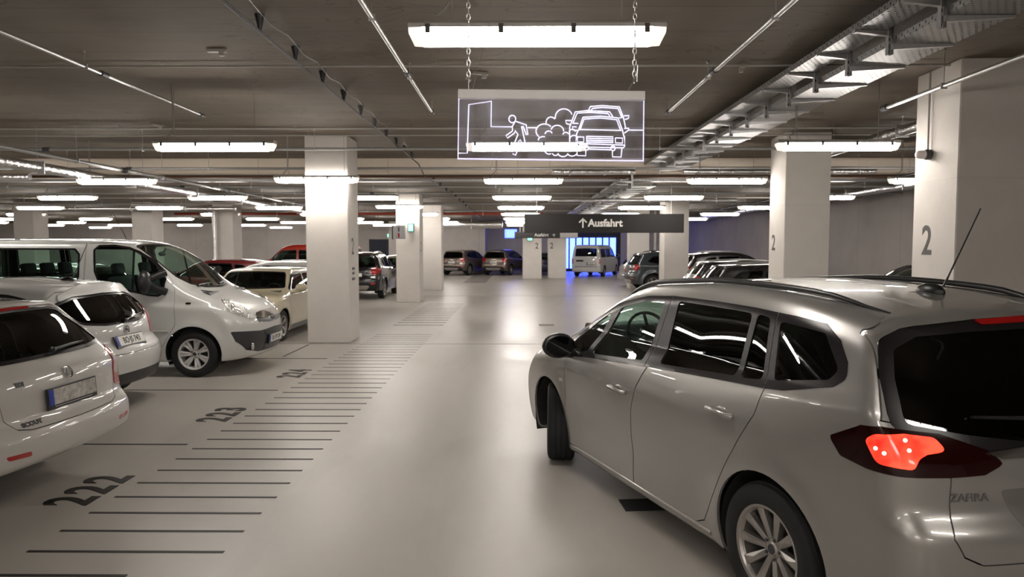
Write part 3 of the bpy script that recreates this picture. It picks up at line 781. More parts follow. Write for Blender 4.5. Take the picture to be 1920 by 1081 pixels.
pillar(-19.9, -19.1, 27.7, 28.6, 'leftmost far pillar above the rear of the white van', None, ZL)
for k, (zz, ww) in enumerate(((1.42, .20), (1.33, .17), (1.22, .24))):
    obj('small_sign', MB().box((.41, -.06, zz), (.006, ww, .05)).me(), p1, M_dgrey)
lp = thing('bulkhead_lamp', 'small unlit round lamp on the side of the near right pillar', 'lamp', (4.95, 8.55, 2.95))
e = MB(); Mz = Matrix.Rotation(R(90), 3, 'Z'); e.lathe([(0, .07), (.05, .068), (.062, .05), (.062, 0)], 20, M=Mz); obj('lamp_base', e.me(True, 40), lp, M_dgrey)
e = MB(); e.lathe([(0, .17), (.03, .165), (.048, .14), (.052, .07), (.05, .065)], 20, M=Mz); obj('lamp_dome', e.me(True, 60), lp, mat('opal', (.85, .78, .75), .3))
e = MB(); e.tube([(-.03, 0, .04), (-.03, 0, .99)], .012, 6); obj('conduit', e.me(True), lp, mat('conduit', (.38, .36, .33), .5))

# ---------------------------------------------------------------- fluorescent lights
M_house = mat('lamp_housing', (.42, .41, .39), .5)
M_diff = mat('lamp_diffuser', (.9, .9, .9), .3, emit=(1.0, .93, .85), es=LAMP)
M_end = mat('diffuser_end', (.60, .59, .57), .15, coat=.5, emit=(1.0, .90, .78), es=LAMP*.022)
M_wire = mat('cable', (.30, .29, .27), .6)
M_clip = mat('clip', (.06, .055, .05), .5)
def cs(w, z):    # half cross-section of the trough
    return
def trough(x0, x1, prof):
    b = MB(); n = len(prof)
    v = [(x, y, z) for x in (x0, x1) for y, z in prof]
    b.add(v, [(i, (i+1) % n, n+(i+1) % n, n+i) for i in range(n)] + [tuple(range(n))[::-1], tuple(range(n, 2*n))]); return b
pd = [(-.072, .030), (-.066, -.035), (-.048, -.058), (0, -.068), (.048, -.058), (.066, -.035), (.072, .030)][::-1]
ph = [(-.078, .030), (-.078, .052), (-.055, .072), (.055, .072), (.078, .052), (.078, .030)][::-1]
me_diff = trough(-.70, .70, pd).me(mat=M_diff)
ebs = []
for s in (-1, 1):
    eb = MB(); ebs.append(eb)
    n = len(pd); v = [(s*.70, y, z) for y, z in pd] + [(s*.755, y*.96, z*.95+.0) for y, z in pd] + [(s*.785, y*.8, (z-.03)*.35+.03) for y, z in pd]
    f = [(k*n+i, k*n+(i+1) % n, (k+1)*n+(i+1) % n, (k+1)*n+i) for k in (0, 1) for i in range(n)] + [tuple(range(2*n, 3*n))]
    if s > 0: pass
    eb.add(v, [q[::-1] for q in f] if s < 0 else f)
me_ends = [q.me(mat=M_end) for q in ebs]; me_house = trough(-.785, .785, ph).me(mat=M_house)
me_clip = MB().box((0, 0, .020), (.030, .010, .055)).me(mat=M_clip)
def wires_me(h, cable):
    w = MB()
    w.tube([(0, 0, .072), (0, 0, h)], .0035, 5)
    return w.me(mat=M_wire)
def cable_me(h):
    w = MB(); w.tube([(-.60, 0, .07), (-.62, 0, .12), (-.57, .0, .16), (-.54, 0, .20), (-.54, 0, h)], .009, 6); return w.me(True, mat=M_wire)
Hc, Hl = ZC-3.15, ZL-3.15
wm = {h: (wires_me(h, 1), cable_me(h)) for h in (Hc, Hl)}
ORD = ['nearest', 'second', 'third', 'fourth', 'fifth', 'sixth', 'seventh', 'eighth', 'ninth', 'tenth', 'eleventh']
ROWS = {.12: 'in the row over the lane', -3.93: 'in the first row left of the lane', -7.95: 'in the second row left of the lane', -11.95: 'in the third row left of the lane',
        -15.95: 'in the fourth row left of the lane', -19.8: 'in the fifth row left of the lane', -24.0: 'in the sixth row left of the lane', -28.2: 'in the seventh row left of the lane',
        4.13: 'in the first row right of the lane', 8.1: 'in the second row right of the lane'}
GRID = {.12: [-5.2, -.4, 4.42, 9.2, 14, 18.7, 23.5, 28.3, 33, 37.8, 42.5], -3.93: [-5.2, -.4, 9.2, 14, 18.7, 23.5, 28.3, 33, 37.8, 42.5],
        -7.95: [9.2, 14, 18.7, 23.5, 28.3, 33, 37.8, 42.5], -11.95: [9.2, 14, 18.7, 23.5, 28.3, 33, 37.8, 42.5], -15.95: [14, 18.7, 23.5, 33, 42.5, 47.5],
        -19.8: [18.7, 28.3, 33, 42.5], -24.0: [33, 37.8, 42.5], -28.2: [37.8, 42.5, 47.5], 4.13: [-5.2, -.4, 9.2, 14, 18.7, 23.5, 28.3, 33, 38], 8.1: [9.1, 14, 18.7, 23.5, 28.3, 33, 43]}
SHIFT = {(-3.93, 14): (-3.75, 13.2, 3.10), (-3.93, 23.5): (-3.83, 22.95, 3.15)}   # these two hang just in front of a pillar
cam_x = lambda X, Y: 970 + X*1318/max(Y, .1)
for X, ys in GRID.items():
    vis = [yy for yy in ys if yy > 1 and -60 < cam_x(X, yy) + 1035/yy and cam_x(X, yy) - 1035/yy < 1920]
    for yy in ys:
        if yy in vis: lab = ('%s glowing fluorescent light %s, counted from the camera' % (ORD[vis.index(yy)], ROWS[X]))
        else: lab = 'light out of view %s, %s' % (ROWS[X].replace('in the ', '').replace(' of the lane', ''), 'behind the camera' if yy < -1 else 'level with the camera' if yy < 1 else 'just ahead of the camera' if yy < 6 else 'beside the second lights' if yy < 12 else 'beside the third lights' if yy < 16 else 'beside the fourth lights' if yy < 20 else 'far back' if yy < 40 else 'at the very back')  # rows carried on out of frame, added for light on the near cars
        r = thing('ceiling_light', lab, 'light', SHIFT.get((X, yy), (X, yy, 3.15)), 0, 'fluorescent lights hung from the ceiling')
        h = Hc if yy < YS else Hl
        obj('housing', me_house, r); obj('diffuser', me_diff, r); obj('diffuser_end', me_ends[0], r); obj('diffuser_end', me_ends[1], r)
        if yy < 30:
            obj('hanging_wire', wm[h][0], r, loc=(-.52, 0, 0)); obj('hanging_wire', wm[h][0], r, loc=(.52, 0, 0)); obj('cable', wm[h][1], r)
            for cx in (-.665, -.22, .22, .665):
                obj('clip', me_clip, r, loc=(cx, -.079, 0)); obj('clip', me_clip, r, loc=(cx, .079, 0))

# ---------------------------------------------------------------- pipes and conduits
M_galv = mat('galvanised_steel', (.50, .50, .50), .38, .85, var=(25, .15))
M_pipe = mat('grey_pipe', (.34, .34, .335), .42, .4)
M_conduit = mat('grey_conduit', (.40, .38, .35), .5)
M_redpipe = mat('red_pipe', (.28, .035, .015), .45)
foil, nt, b = nodes_mat('foil_wrap')
b.inputs['Base Color'].default_value = (.72, .72, .72, 1); b.inputs['Metallic'].default_value = 1; b.inputs['Roughness'].default_value = .28
tc = N(nt, 'ShaderNodeTexCoord'); v_ = N(nt, 'ShaderNodeTexNoise', Scale=14.0, Detail=5.0); nt.links.new(tc.outputs['Object'], v_.inputs['Vector'])
bp = N(nt, 'ShaderNodeBump', Strength=.8, Distance=.03); nt.links.new(v_.outputs['Fac'], bp.inputs['Height']); nt.links.new(bp.outputs[0], b.inputs['Normal'])
def pipe(name, label, p, q, r, m, cat='pipe', hang=2.0, coup=(), cap=True, n=8, ceil=None):
    p, q = Vector(p), Vector(q); root = thing(name, label, cat, p)
    b = MB(); b.tube([(0, 0, 0), q-p], r, n); obj('pipe_run', b.me(True, 50), root, m)
    L = (q-p).length; d = (q-p)/L
    for c in coup:
        g = MB(); a = d*c; g.tube([a-d*.06, a+d*.06], r*1.5, 10); obj('coupling', g.me(True, 50), root, M_dgrey)
    if hang:
        k = hang*.5; me = {}
        while k < L:
            pt = d*k; zc = (ZC if (p+pt).y < YS else ZL) - (p+pt).z
            key = round(zc, 3)
            if key not in me:
                g = MB(); g.tube([(0, 0, r*.5), (0, 0, zc)], .004, 5); g.tube([(0, 0, zc-.02), (0, 0, zc)], .012, 6)
                g.box((0, 0, 0), (r*2.5 if abs(d.x) < .5 else .02, r*2.5 if abs(d.x) > .5 else .02, r*2.4)) if r > .02 else None
                me[key] = g.me(mat=M_galv)
            obj('pipe_hanger', me[key], root, loc=pt); k += hang
    return root
pipe('sprinkler_pipe', 'thin galvanised sprinkler pipe at the upper left, with a dark coupling', (-4.65, 1.0, 3.78), (-4.65, 10.5, 3.78), .022, M_galv, coup=(7.0, 9.45), hang=1.9)
pipe('sprinkler_pipe', 'galvanised sprinkler pipe just left of the big hanging light', (-1.23, .8, 3.78), (-1.23, 10.3, 3.78), .022, M_galv, coup=(7.15, 9.45), hang=2.1)
pipe('sprinkler_pipe', 'galvanised sprinkler pipe right of the big hanging light', (2.17, .8, 3.78), (2.17, 10.3, 3.78), .024, M_galv, coup=(7.1, 9.45), hang=2.1)
pipe('sprinkler_pipe', 'galvanised sprinkler pipe ending beside the near right pillar', (4.55, 1.0, 3.56), (4.55, 8.9, 3.56), .026, M_galv, coup=(4.9, 7.85), hang=1.9)
pipe('foil_wrapped_duct', 'foil-wrapped duct running away at the left edge under the slab', (-8.5, 2, 3.25), (-8.5, 30.5, 3.25), .095, foil, 'duct', hang=3, n=16)
pipe('service_pipe', 'grey pipe above the foil duct at the left edge', (-7.8, 2, 3.36), (-7.8, 30.5, 3.36), .035, M_pipe, hang=3, coup=(7, 12, 17))
pipe('foil_wrapped_duct', 'foil-wrapped duct passing behind the near right pillar', (6.2, 4, 3.71), (6.2, 16.4, 3.71), .085, foil, 'duct', hang=3, n=16)
pipe('foil_wrapped_duct', 'low foil-wrapped duct near the right wall', (9.6, 4, 3.36), (9.6, 46, 3.36), .10, foil, 'duct', hang=3, n=16)
pipe('service_rail', 'dark clamp rail above the foil duct near the right wall', (9.3, 4, 3.55), (9.3, 34, 3.55), .025, M_dgrey, 'rail', hang=1.2)
for y_, z_, r_, m_, lab, x0_, x1_ in (
    (8.13, 3.90, .014, M_conduit, 'nearest thin conduit crossing the ceiling', -18, 4.9), (12.3, 3.89, .016, M_conduit, 'upper of two conduits crossing the ceiling above the second lights', -24, 11.6),
    (13.05, 3.89, .014, M_conduit, 'lower of two conduits crossing the ceiling above the second lights', -24, 11.6), (12.75, 3.60, .026, M_pipe, 'grey cross pipe passing in front of the nearest left pillar', -30, 11.6),
    (15.45, 3.55, .026, M_pipe, 'grey cross pipe in front of the downstand beam', -30, 11.6), (17.9, 3.36, .026, M_pipe, 'grey cross pipe just behind the downstand beam', -30, 11.6),
    (21.4, 3.46, .024, M_pipe, 'grey cross pipe behind the third row of lights', -30, 11.6), (23.9, 3.5, .024, M_conduit, 'pale cross conduit behind the fourth row of lights', -30, 11.6),
    (27.2, 3.5, .026, M_pipe, 'grey cross pipe before the far left pillars', -30, 11.6), (31.8, 3.46, .03, M_pipe, 'farthest grey cross pipe under the slab', -30, 11.6)):
    pipe('cross_pipe', lab, (x0_, y_, z_), (x1_, y_, z_), r_, m_, hang=3.1, coup=(21.5, 25.6) if m_ is M_pipe else ())
pipe('red_pipe', 'red sprinkler main crossing the far hall', (-15, 30.8, 3.28), (1.1, 30.8, 3.28), .06, M_redpipe, hang=3)
pipe('red_pipe', 'short red-brown pipe behind the downstand beam', (-30, 17.45, 3.57), (11.6, 17.45, 3.57), .025, mat('rust_pipe', (.12, .05, .025), .5), hang=0)
pipe('foil_wrapped_duct', 'foil-wrapped cross duct right of the centre below the beam', (.80, 16.25, 3.56), (2.70, 16.25, 3.56), .07, foil, 'duct', hang=.8, n=14)
pipe('foil_wrapped_duct', 'foil-wrapped cross duct behind the first right light', (3.8, 16.25, 3.56), (8.2, 16.25, 3.56), .05, foil, 'duct', hang=1.6, n=14)
pipe('foil_wrapped_duct', 'foil-wrapped cross duct above the farther lane lights', (.9, 21.0, 3.22), (6.5, 21.0, 3.22), .05, foil, 'duct', hang=2, n=14)
pipe('foil_wrapped_duct', 'foil-wrapped cross duct at the upper left edge', (-16, 15.9, 3.42), (-11.0, 15.9, 3.42), .075, foil, 'duct', hang=2, n=14)
pipe('foil_wrapped_duct', 'foil-wrapped cross duct before the far left pillars', (-17, 25.5, 3.22), (-10.2, 25.5, 3.22), .06, foil, 'duct', hang=2, n=14)
pipe('foil_wrapped_duct', 'fat foil-wrapped cross duct in the far hall left of the exit sign', (-5.5, 38.5, 3.05), (-.8, 38.5, 3.05), .22, foil, 'duct', hang=2, n=18)
pipe('foil_wrapped_duct', 'vertical foil-wrapped duct on the far left pillar', (-11.8, 27.4, 0), (-11.8, 27.4, 3.3), .09, foil, 'duct', hang=0, n=14)
pipe('downpipe', 'thin pale vertical pipe behind the grey off-road car', (6.75, 34.6, .0), (6.75, 34.6, ZL), .06, M_conduit, hang=0)
# festoon rail with black cones
fr = thing('cable_rail', 'dark cable rail held by black cones, left of the big light', 'rail', (-2.34, .5, 3.80))
b = MB(); b.tube([(0, 0, 0), (0, 15.6, 0), (.05, 15.9, -.04), (.14, 16.4, -.30), (.24, 16.9, -.34), (.24, 45, -.34)], .013, 8); obj('rail_bar', b.me(True, 40), fr, M_dgrey)
b = MB(); b.tube([(0, 0, -.012), (0, -.075, 0)], .01, 8)
cone = MB(); cone.lathe([(0, .15), (.048, .15), (.045, .14), (.014, .01), (0, .0)], 14, M=Matrix.Rotation(R(90), 3, 'X')); cme = cone.me(True, 40, M_black)
for k in range(15): obj('cone_hanger', cme, fr, loc=(0, 1.85+k*1.03-1.0, 0))
for k in range(14): obj('rail_clamp', cme, fr, loc=(.24, 17.2+k*1.6, -.34))
w = MB(); w.tube([(.10+.0*k, k*.5, .055+.05*math.sin(k*1.57)**2) for k in range(31)], .005, 5); obj('rail_cable', w.me(True), fr, M_black)

# ---------------------------------------------------------------- cable trays
tray_m, nt, b = nodes_mat('perforated_steel')
b.inputs['Base Color'].default_value = (.42, .42, .42, 1); b.inputs['Metallic'].default_value = .8; b.inputs['Roughness'].default_value = .42
tc = N(nt, 'ShaderNodeTexCoord'); sp = N(nt, 'ShaderNodeSeparateXYZ'); nt.links.new(tc.outputs['Object'], sp.inputs[0])
fy = mathn(nt, 'DIVIDE', sp.outputs['Y'], .045); row = mathn(nt, 'MODULO', mathn(nt, 'FLOOR', fy), 2.0)
a1 = mathn(nt, 'LESS_THAN', mathn(nt, 'FRACT', fy), .42)
a2 = mathn(nt, 'LESS_THAN', mathn(nt, 'FRACT', mathn(nt, 'ADD', mathn(nt, 'DIVIDE', mathn(nt, 'ADD', sp.outputs['X'], sp.outputs['Z']), .062), mathn(nt, 'MULTIPLY', row, .5))), .5)
hole = mathn(nt, 'MULTIPLY', a1, a2)
nt.links.new(mathn(nt, 'SUBTRACT', 1.0, hole), b.inputs['Alpha'])
def tray(name, label, x0, x1, z, y0, y1, hgt=.06):
    r = thing(name, label, 'cable tray', ((x0+x1)/2, y0, z)); w = x1-x0; L = y1-y0
    obj('tray_base', MB().box((0, L/2, 0), (w, L, .003)).me(), r, tray_m)
    for s in (-1, 1):
        obj('tray_side', MB().box((s*w/2, L/2, hgt/2), (.003, L, hgt)).box((s*(w/2-.008), L/2, hgt), (.016, L, .003)).me(), r, tray_m)
    return r
tr_root = tray('cable_tray', 'upper narrow perforated cable tray at the upper right', 3.02, 3.30, 3.78, 1.6, YS)
tr2 = tray('cable_tray', 'upper narrow cable tray continuing beyond the downstand beam', 2.50, 2.78, 3.45, YS+.36, 40)
tray('cable_tray', 'lower wide perforated cable tray at the upper right', 3.36, 3.90, 3.66, 1.6, YS)
tray('cable_tray', 'lower wide cable tray continuing beyond the downstand beam', 2.84, 3.38, 3.33, YS+.36, 40)
cb = thing('cable_bundle', 'black cables lying in the upper cable tray', 'cables', (3.16, 1.6, 3.80))
b = MB()
for k, (dx, dz) in enumerate(((-.05, 0), (-.01, .004), (.04, 0), (.08, .003), (-.03, .03))):
    b.tube([(dx+.012*math.sin(j*1.3+k), j*1.4, dz) for j in range(11)], .014, 6)
q = b.me(True); o = obj('cables', q, cb, M_black); o['kind'] = 'stuff'
def arm(x0, x1, z):
    b = MB(); v = []
    for yy in (-.022, .022): v += [(x0, yy, z), (x0, yy, z-.05), (x1, yy, z-.015), (x1, yy, z)]
    b.add(v, [(0, 1, 2, 3), (7, 6, 5, 4), (0, 3, 7, 4), (1, 5, 6, 2), (3, 2, 6, 7), (0, 4, 5, 1)]); return b.me(mat=M_galv)
arms = (arm(0, -.31, 3.775), arm(0, .57, 3.655))
def post(zt):
    zb = 3.56; m = MB(); m.box((0, .012, (zb+zt)/2), (.045, .008, zt-zb)).box((-.022, -.008, (zb+zt)/2), (.006, .045, zt-zb)).box((.022, -.008, (zb+zt)/2), (.006, .045, zt-zb)); return m.me(mat=M_galv)
posts = {ZC: post(ZC), ZL: post(ZL+.33)}; slot = MB().box((0, .006, 0), (.014, .006, .028)).me(mat=M_dark)
yy = 4.1
while yy < 39:
    tp = tr_root if yy < YS else tr2
    br = bpy.data.objects.new('tray_bracket', None); br.empty_display_size = .1; link(br, tp)
    br.location = ((3.33 if yy < YS else 2.81)-tp.location.x, yy-tp.location.y, (0 if yy < YS else -.33)-tp.location.z)
    obj('bracket_post', posts[ZC if yy < YS else ZL], br); obj('bracket_arm', arms[0], br); obj('bracket_arm', arms[1], br)
    if yy < 12:
        for zz in (3.59, 3.70, 3.85): obj('post_slot', slot, br, loc=(0, 0, zz))
    yy += .78 if yy < 20 else 1.56
tt = tray('cable_tray', 'cable tray crossing the hall behind the downstand beam', -.11, .11, 3.46, 0, 34, .05)
tt.location = (11.6, 17.7, 3.47); tt.rotation_euler = (0, 0, R(90))

# ---------------------------------------------------------------- signs
M_sign = mat('sign_dark', (.022, .021, .021), .65, spec=.25)
M_white = mat('sign_white', (.85, .83, .80), .6)
s1 = thing('exit_sign_board', 'long dark hanging board reading Ausfahrt with an up arrow', 'sign', (2.45, 20, 2.505))
me = MB().box((0, 0, 0), (4.50, .14, .53)).me(); obj('sign_box', bevel(me, .006, 1), s1, M_sign)
def flat_text(s, size, parent, x, z, y=-.073, m=None, bold=.004, sx=1.0, lab=None):
    t = text_me(s, size, .002, bold, sx=sx); o = obj('sign_lettering', t, parent, m or M_white, loc=(x, y, z), rot=(R(90), 0, 0))
    if lab: o['label'] = lab
    return o
flat_text('Ausfahrt', .285, s1, .03, .0, sx=.98, bold=.010, lab='white word Ausfahrt')
def arrow(parent, x, z, h, w, t, rot=0, y=-.074):
    b = MB(); b.box((0, 0, -.04*h), (t, .004, h*.92))
    for s in (-1, 1):
        d = Vector((s*w/2, 0, -w/2)); c = Vector((0, 0, h*.44)) + d/2
        b.box(c, (t, .004, d.length+t*.6), M=Matrix.Rotation(-s*R(45) if 1 else 0, 3, 'Y'))
    return obj('arrow', b.me(), parent, M_white, loc=(x, y, z), rot=(0, rot, 0))
arrow(s1, -.60, .01, .27, .20, .036)
for x in (-1.9, 1.9):
    b = MB(); b.tube([(x, 0, .265), (x, 0, ZL-2.505)], .012, 8); obj('hanging_rod', b.me(), s1, M_galv)
s2 = thing('exit_sign_board', 'smaller grey board farther back reading Ausfahrt with a right arrow', 'sign', (1.55, 38, 2.47))
obj('sign_box', MB().box((0, 0, 0), (3.4, .14, .34)).me(), s2, mat('sign_grey', (.05, .048, .048), .6, spec=.3)); flat_text('Ausfahrt', .24, s2, -.25, 0, sx=.9, bold=.006); arrow(s2, .40, 0, .16, .14, .03, rot=R(90))
obj('blank_panel', MB().box((1.22, -.075, 0), (.95, .02, .30)).me(), s2, mat('sign_light', (.5, .48, .46), .3))
for x in (-1.4, 1.4):
    b = MB(); b.tube([(x, 0, .17), (x, 0, ZL-2.47)], .015, 8); obj('hanging_rod', b.me(), s2, M_galv)
s3 = thing('pictogram_board', 'small grey hanging board with two red-and-grey pictograms by the second left pillar', 'sign', (-3.72, 22.2, 2.30))
obj('sign_box', MB().box((0, 0, 0), (.36, .22, .42)).me(), s3, mat('sign_light2', (.35, .34, .35), .4)); obj('pictogram', MB().box((.0, -.112, .09), (.05, .004, .14)).me(), s3, M_dgrey); obj('pictogram', MB().box((.0, -.112, -.10), (.05, .004, .14)).me(), s3, M_red)
b = MB(); b.tube([(0, 0, .21), (0, 0, ZL-2.30)], .012, 6); obj('hanging_rod', b.me(), s3, M_galv)
obj('sign_edge', MB().box((-.20, 0, 0), (.03, .24, .44)).me(), s3, M_black)
M_green = mat('exit_green', (.1, .7, .45), .4, emit=(.25, 1.0, .68), es=2.6)
def exit_sign(x, y, z, w, h, label):
    r = thing('emergency_exit_sign', label, 'sign', (x, y, z)); obj('sign_box', MB().box((0, .02, 0), (w+.05, .09, h+.05)).me(), r, M_dgrey); obj('lit_panel', MB().box((0, -.03, 0), (w, .012, h)).me(), r, M_green)
    obj('running_figure', MB().box((-w*.1, -.038, 0), (w*.12, .004, h*.5)).box((w*.1, -.038, 0), (w*.25, .004, h*.1)).box((w*.3, -.038, 0), (w*.1, .004, h*.6)).me(), r, M_white)
exit_sign(-3.50, 23.14, 2.47, .16, .22, 'glowing green emergency exit sign on the second left pillar')
exit_sign(-9.6, 52.95, 2.68, .34, .24, 'glowing green emergency exit sign above the dark far doorway')
exit_sign(.72, 40.54, 2.27, .26, .12, 'small glowing green exit sign on the left one of the far pillars')
wp = thing('wall_box', 'small dark box on the far left wall between van and red car', 'box', (-22.5, 52.9, 1.9)); obj('box_body', bevel(MB().box((0, 0, 0), (.30, .16, 1.0)).me(), .01, 1), wp, M_black); obj('box_top', MB().box((.05, -.02, .58), (.25, .15, .12)).me(), wp, M_dgrey)

# ---------------------------------------------------------------- edge-lit acrylic sign on chains
SW, SH_ = .914, .345
pl, nt, b = nodes_mat('acrylic')
nt.nodes.clear(); o_ = N(nt, 'ShaderNodeOutputMaterial'); mx = N(nt, 'ShaderNodeMixShader'); m2 = N(nt, 'ShaderNodeMixShader')
t1 = N(nt, 'ShaderNodeBsdfTransparent'); t1.inputs[0].default_value = (.93, .93, .95, 1); gl = N(nt, 'ShaderNodeBsdfGlossy', Roughness=.03); df = N(nt, 'ShaderNodeBsdfDiffuse'); df.inputs[0].default_value = (.75, .75, .85, 1)
frs = N(nt, 'ShaderNodeFresnel', IOR=1.49); tc = N(nt, 'ShaderNodeTexCoord'); nz = N(nt, 'ShaderNodeTexNoise', Scale=9.0, Detail=6.0); nt.links.new(tc.outputs['Object'], nz.inputs['Vector'])
hz = ramp(nt, nz.outputs['Fac'], [(.40, (.05, .05, .05)), (.75, (.28, .28, .28))]).outputs[0]
nt.links.new(hz, m2.inputs[0]); nt.links.new(t1.outputs[0], m2.inputs[1]); nt.links.new(df.outputs[0], m2.inputs[2])
nt.links.new(frs.outputs[0], mx.inputs[0]); nt.links.new(m2.outputs[0], mx.inputs[1]); nt.links.new(gl.outputs[0], mx.inputs[2]); nt.links.new(mx.outputs[0], o_.inputs[0])
M_line = mat('lit_engraving', (.8, .78, .95), .4, emit=(.80, .76, 1.0), es=1.1)
M_edge = mat('lit_edge', (.8, .78, .95), .4, emit=(.66, .62, 1.0), es=1.0)
sg = thing('engine_off_sign', 'edge-lit clear plastic sign engraved with a walker, exhaust cloud and cars', 'sign', (.165, 3.5, 2.443))
sg.rotation_euler = (R(-4.5), R(.7), 0)
obj('acrylic_panel', MB().box((0, 0, -.02), (SW, .006, SH_-.04)).me(), sg, pl)
obj('sign_header', bevel(MB().box((0, 0, SH_/2-.022), (SW+.004, .030, .044)).me(), .002, 1), sg, mat('header_white', (.88, .86, .85), .35))
eg = MB()
eg.box((0, -.001, -SH_/2+.004), (SW, .0075, .006)); eg.box((-SW/2+.002, -.001, -.02), (.004, .0075, SH_-.05)); eg.box((SW/2-.002, -.001, -.02), (.004, .0075, SH_-.05)); obj('lit_edge', eg.me(), sg, M_edge)
def sx_(p): return Vector(((p[0]-100)/1732*SW - SW/2, -.0045, SH_/2 - (p[1]-108)/640*SH_))
def line(name, strokes, r=.0029):
    b = MB()
    for st in strokes:
        b.tube([sx_(p) for p in st], r, 5)
    return obj(name, b.me(), sg, M_line)
def arc(cx, cy, rx, ry, a0, a1, n=10): return [(cx+rx*math.cos(R(a0+(a1-a0)*i/n)), cy-ry*math.sin(R(a0+(a1-a0)*i/n))) for i in range(n+1)]
line('engraved_house', [[(104, 690), (190, 690), (198, 245), (408, 212), (408, 445), (600, 445)]])
line('engraved_ground', [[(750, 450), (830, 450)]]); line('engraved_ground', [[(1690, 462), (1820, 462)]])
line('engraved_walker', [arc(605, 372, 32, 34, 0, 360, 16), [(640, 395), (735, 425), (752, 512), (738, 516), (705, 436), (692, 440), (728, 590), (740, 600)],
     [(630, 398), (605, 440), (610, 480), (548, 525), (562, 548), (628, 500), (632, 478), (660, 512), (625, 600)], [(650, 600), (682, 560), (700, 600)], [(612, 690), (640, 703), (655, 665)]])
line('engraved_exhaust', [arc(905, 480, 78, 66, 40, 230, 12), arc(965, 400, 45, 50, 40, 190, 10), arc(1085, 350, 80, 76, 20, 190, 12), arc(895, 560, 45, 30, 70, 190, 8), arc(945, 510, 34, 32, 20, 170, 8), arc(1025, 480, 60, 55, 0, 165, 10), arc(1105, 520, 30, 32, 30, 160, 8), arc(1165, 490, 30, 30, 20, 170, 8), arc(1180, 550, 38, 34, 60, 180, 8),
     arc(950, 650, 40, 40, 200, 300, 6), arc(1010, 672, 30, 30, 200, 340, 6), arc(1080, 668, 50, 44, 200, 340, 8), arc(1165, 660, 50, 46, 210, 330, 8)])
def carline(dx, dy, k, full):
    P = lambda x, y: (1425+dx+(x-1425)*k, 500+dy+(y-500)*k)
    st = [[P(1205, 500), P(1225, 460), P(1262, 350), P(1425, 338), P(1588, 352), P(1630, 462), P(1650, 540)], [P(1225, 462), P(1620, 466)], [P(1240, 455), P(1272, 366), P(1425, 354), P(1576, 368), P(1612, 460)]]
    if full:
        st += [[P(1205, 500), P(1197, 590), P(1655, 600), P(1650, 520)], [P(1212, 530), P(1212, 576), P(1272, 576), P(1272, 530), P(1212, 530)], [P(1566, 535), P(1566, 580), P(1632, 582), P(1632, 536), P(1566, 535)],
               [P(1298, 524), P(1298, 576), P(1545, 578), P(1545, 526), P(1298, 524)], [P(1298, 542), P(1545, 544)], [P(1298, 560), P(1545, 562)], [P(1205, 605), P(1215, 622), P(1640, 625), P(1655, 605)],
               arc(1298, 630, 20, 20, 0, 360, 10), arc(1545, 630, 20, 22, 0, 360, 10), [P(1212, 630), P(1212, 700), P(1292, 702), P(1292, 652)], [P(1540, 652), P(1540, 708), P(1620, 710), P(1628, 630)], [P(1310, 640), P(1530, 645)],
               [P(1648, 448), P(1690, 446), P(1688, 462), P(1650, 490)], [P(1205, 438), P(1165, 436), P(1172, 466), P(1215, 470)]]
    return st
line('engraved_front_car', carline(0, 0, 1, True))
line('engraved_middle_car', [[(1142, 580), (1140, 440), (1190, 300), (1300, 288), (1510, 296), (1540, 340)], [(1172, 400), (1208, 312), (1320, 303), (1495, 312), (1512, 335)], [(1165, 406), (1220, 406)], [(1160, 380), (1100, 380), (1110, 410), (1148, 418)]])
line('engraved_rear_car', [[(1315, 285), (1330, 250), (1440, 240), (1600, 250), (1640, 350), (1660, 440)], [(1340, 285), (1350, 268), (1440, 258), (1588, 266), (1625, 350), (1600, 352)], [(1645, 332), (1690, 330), (1685, 355), (1655, 366)]])
def chain(x, root_x):
    r = thing('hanging_chain', 'steel link chain holding the %s end of the clear sign' % ('left' if x < 0 else 'right'), 'chain', (root_x, 3.5, 2.615), 0, None)
    b = MB(); z = .05; k = 0; H = ZC - 2.615
    xs = 0
    while z < H:
        ring = [(.0085*math.cos(t), .018*math.sin(t)) for t in np.linspace(0, 2*math.pi, 9)]
        pts = [((a if k % 2 else 0)+xs, (0 if k % 2 else a), z+c) for a, c in ring]
        b.tube(pts, .0022, 5, cap=False); z += .0275; k += 1
    obj('chain_links', b.me(True), r, M_galv)
    h = MB(); 
    if x < 0: h.tube([(0, 0, 0), (0, 0, .035), (.012, 0, .05), (-.014, 0, .055), (.0, 0, .07)], .0022, 5)
    else: h.tube([(-.03, 0, .0), (-.012, 0, .03), (.004, 0, .055), (0, 0, .07)], .004, 5); h.tube([(.012, 0, .04), (.016, 0, .12), (.004, 0, .13)], .002, 5)
    obj('chain_hook', h.me(), r, M_galv)
chain(-1, -.24); chain(1, .573)
b = MB(); b.tube([(0, 0, 0), (.08, .1, .35), (.18, .2, 1.33)], .0012, 4); tag(obj('sign_wire', b.me(), None, M_wire, loc=(-.22, 3.5, 2.62)), 'hair-thin wire rising from the left of the clear sign', 'wire')
# ceiling bits: little anchors
for i, (x, y_) in enumerate(((-3.2, 7.6), (-.45, 8.6), (5.9, 8.6), (-6.2, 12.2), (2.6, 8.3))):
    r = thing('ceiling_anchor', 'small white cable anchor on the ceiling, %s one from the left' % ['second', 'third', 'fifth', 'first', 'fourth'][i], 'anchor', (x, y_, ZC), R(20*i))
    obj('anchor_plate', MB().box((0, 0, -.02), (.20, .05, .03)).me(), r, M_conduit); obj('anchor_clip', MB().box((.05, .0, -.05), (.05, .04, .05)).me(), r, M_conduit)
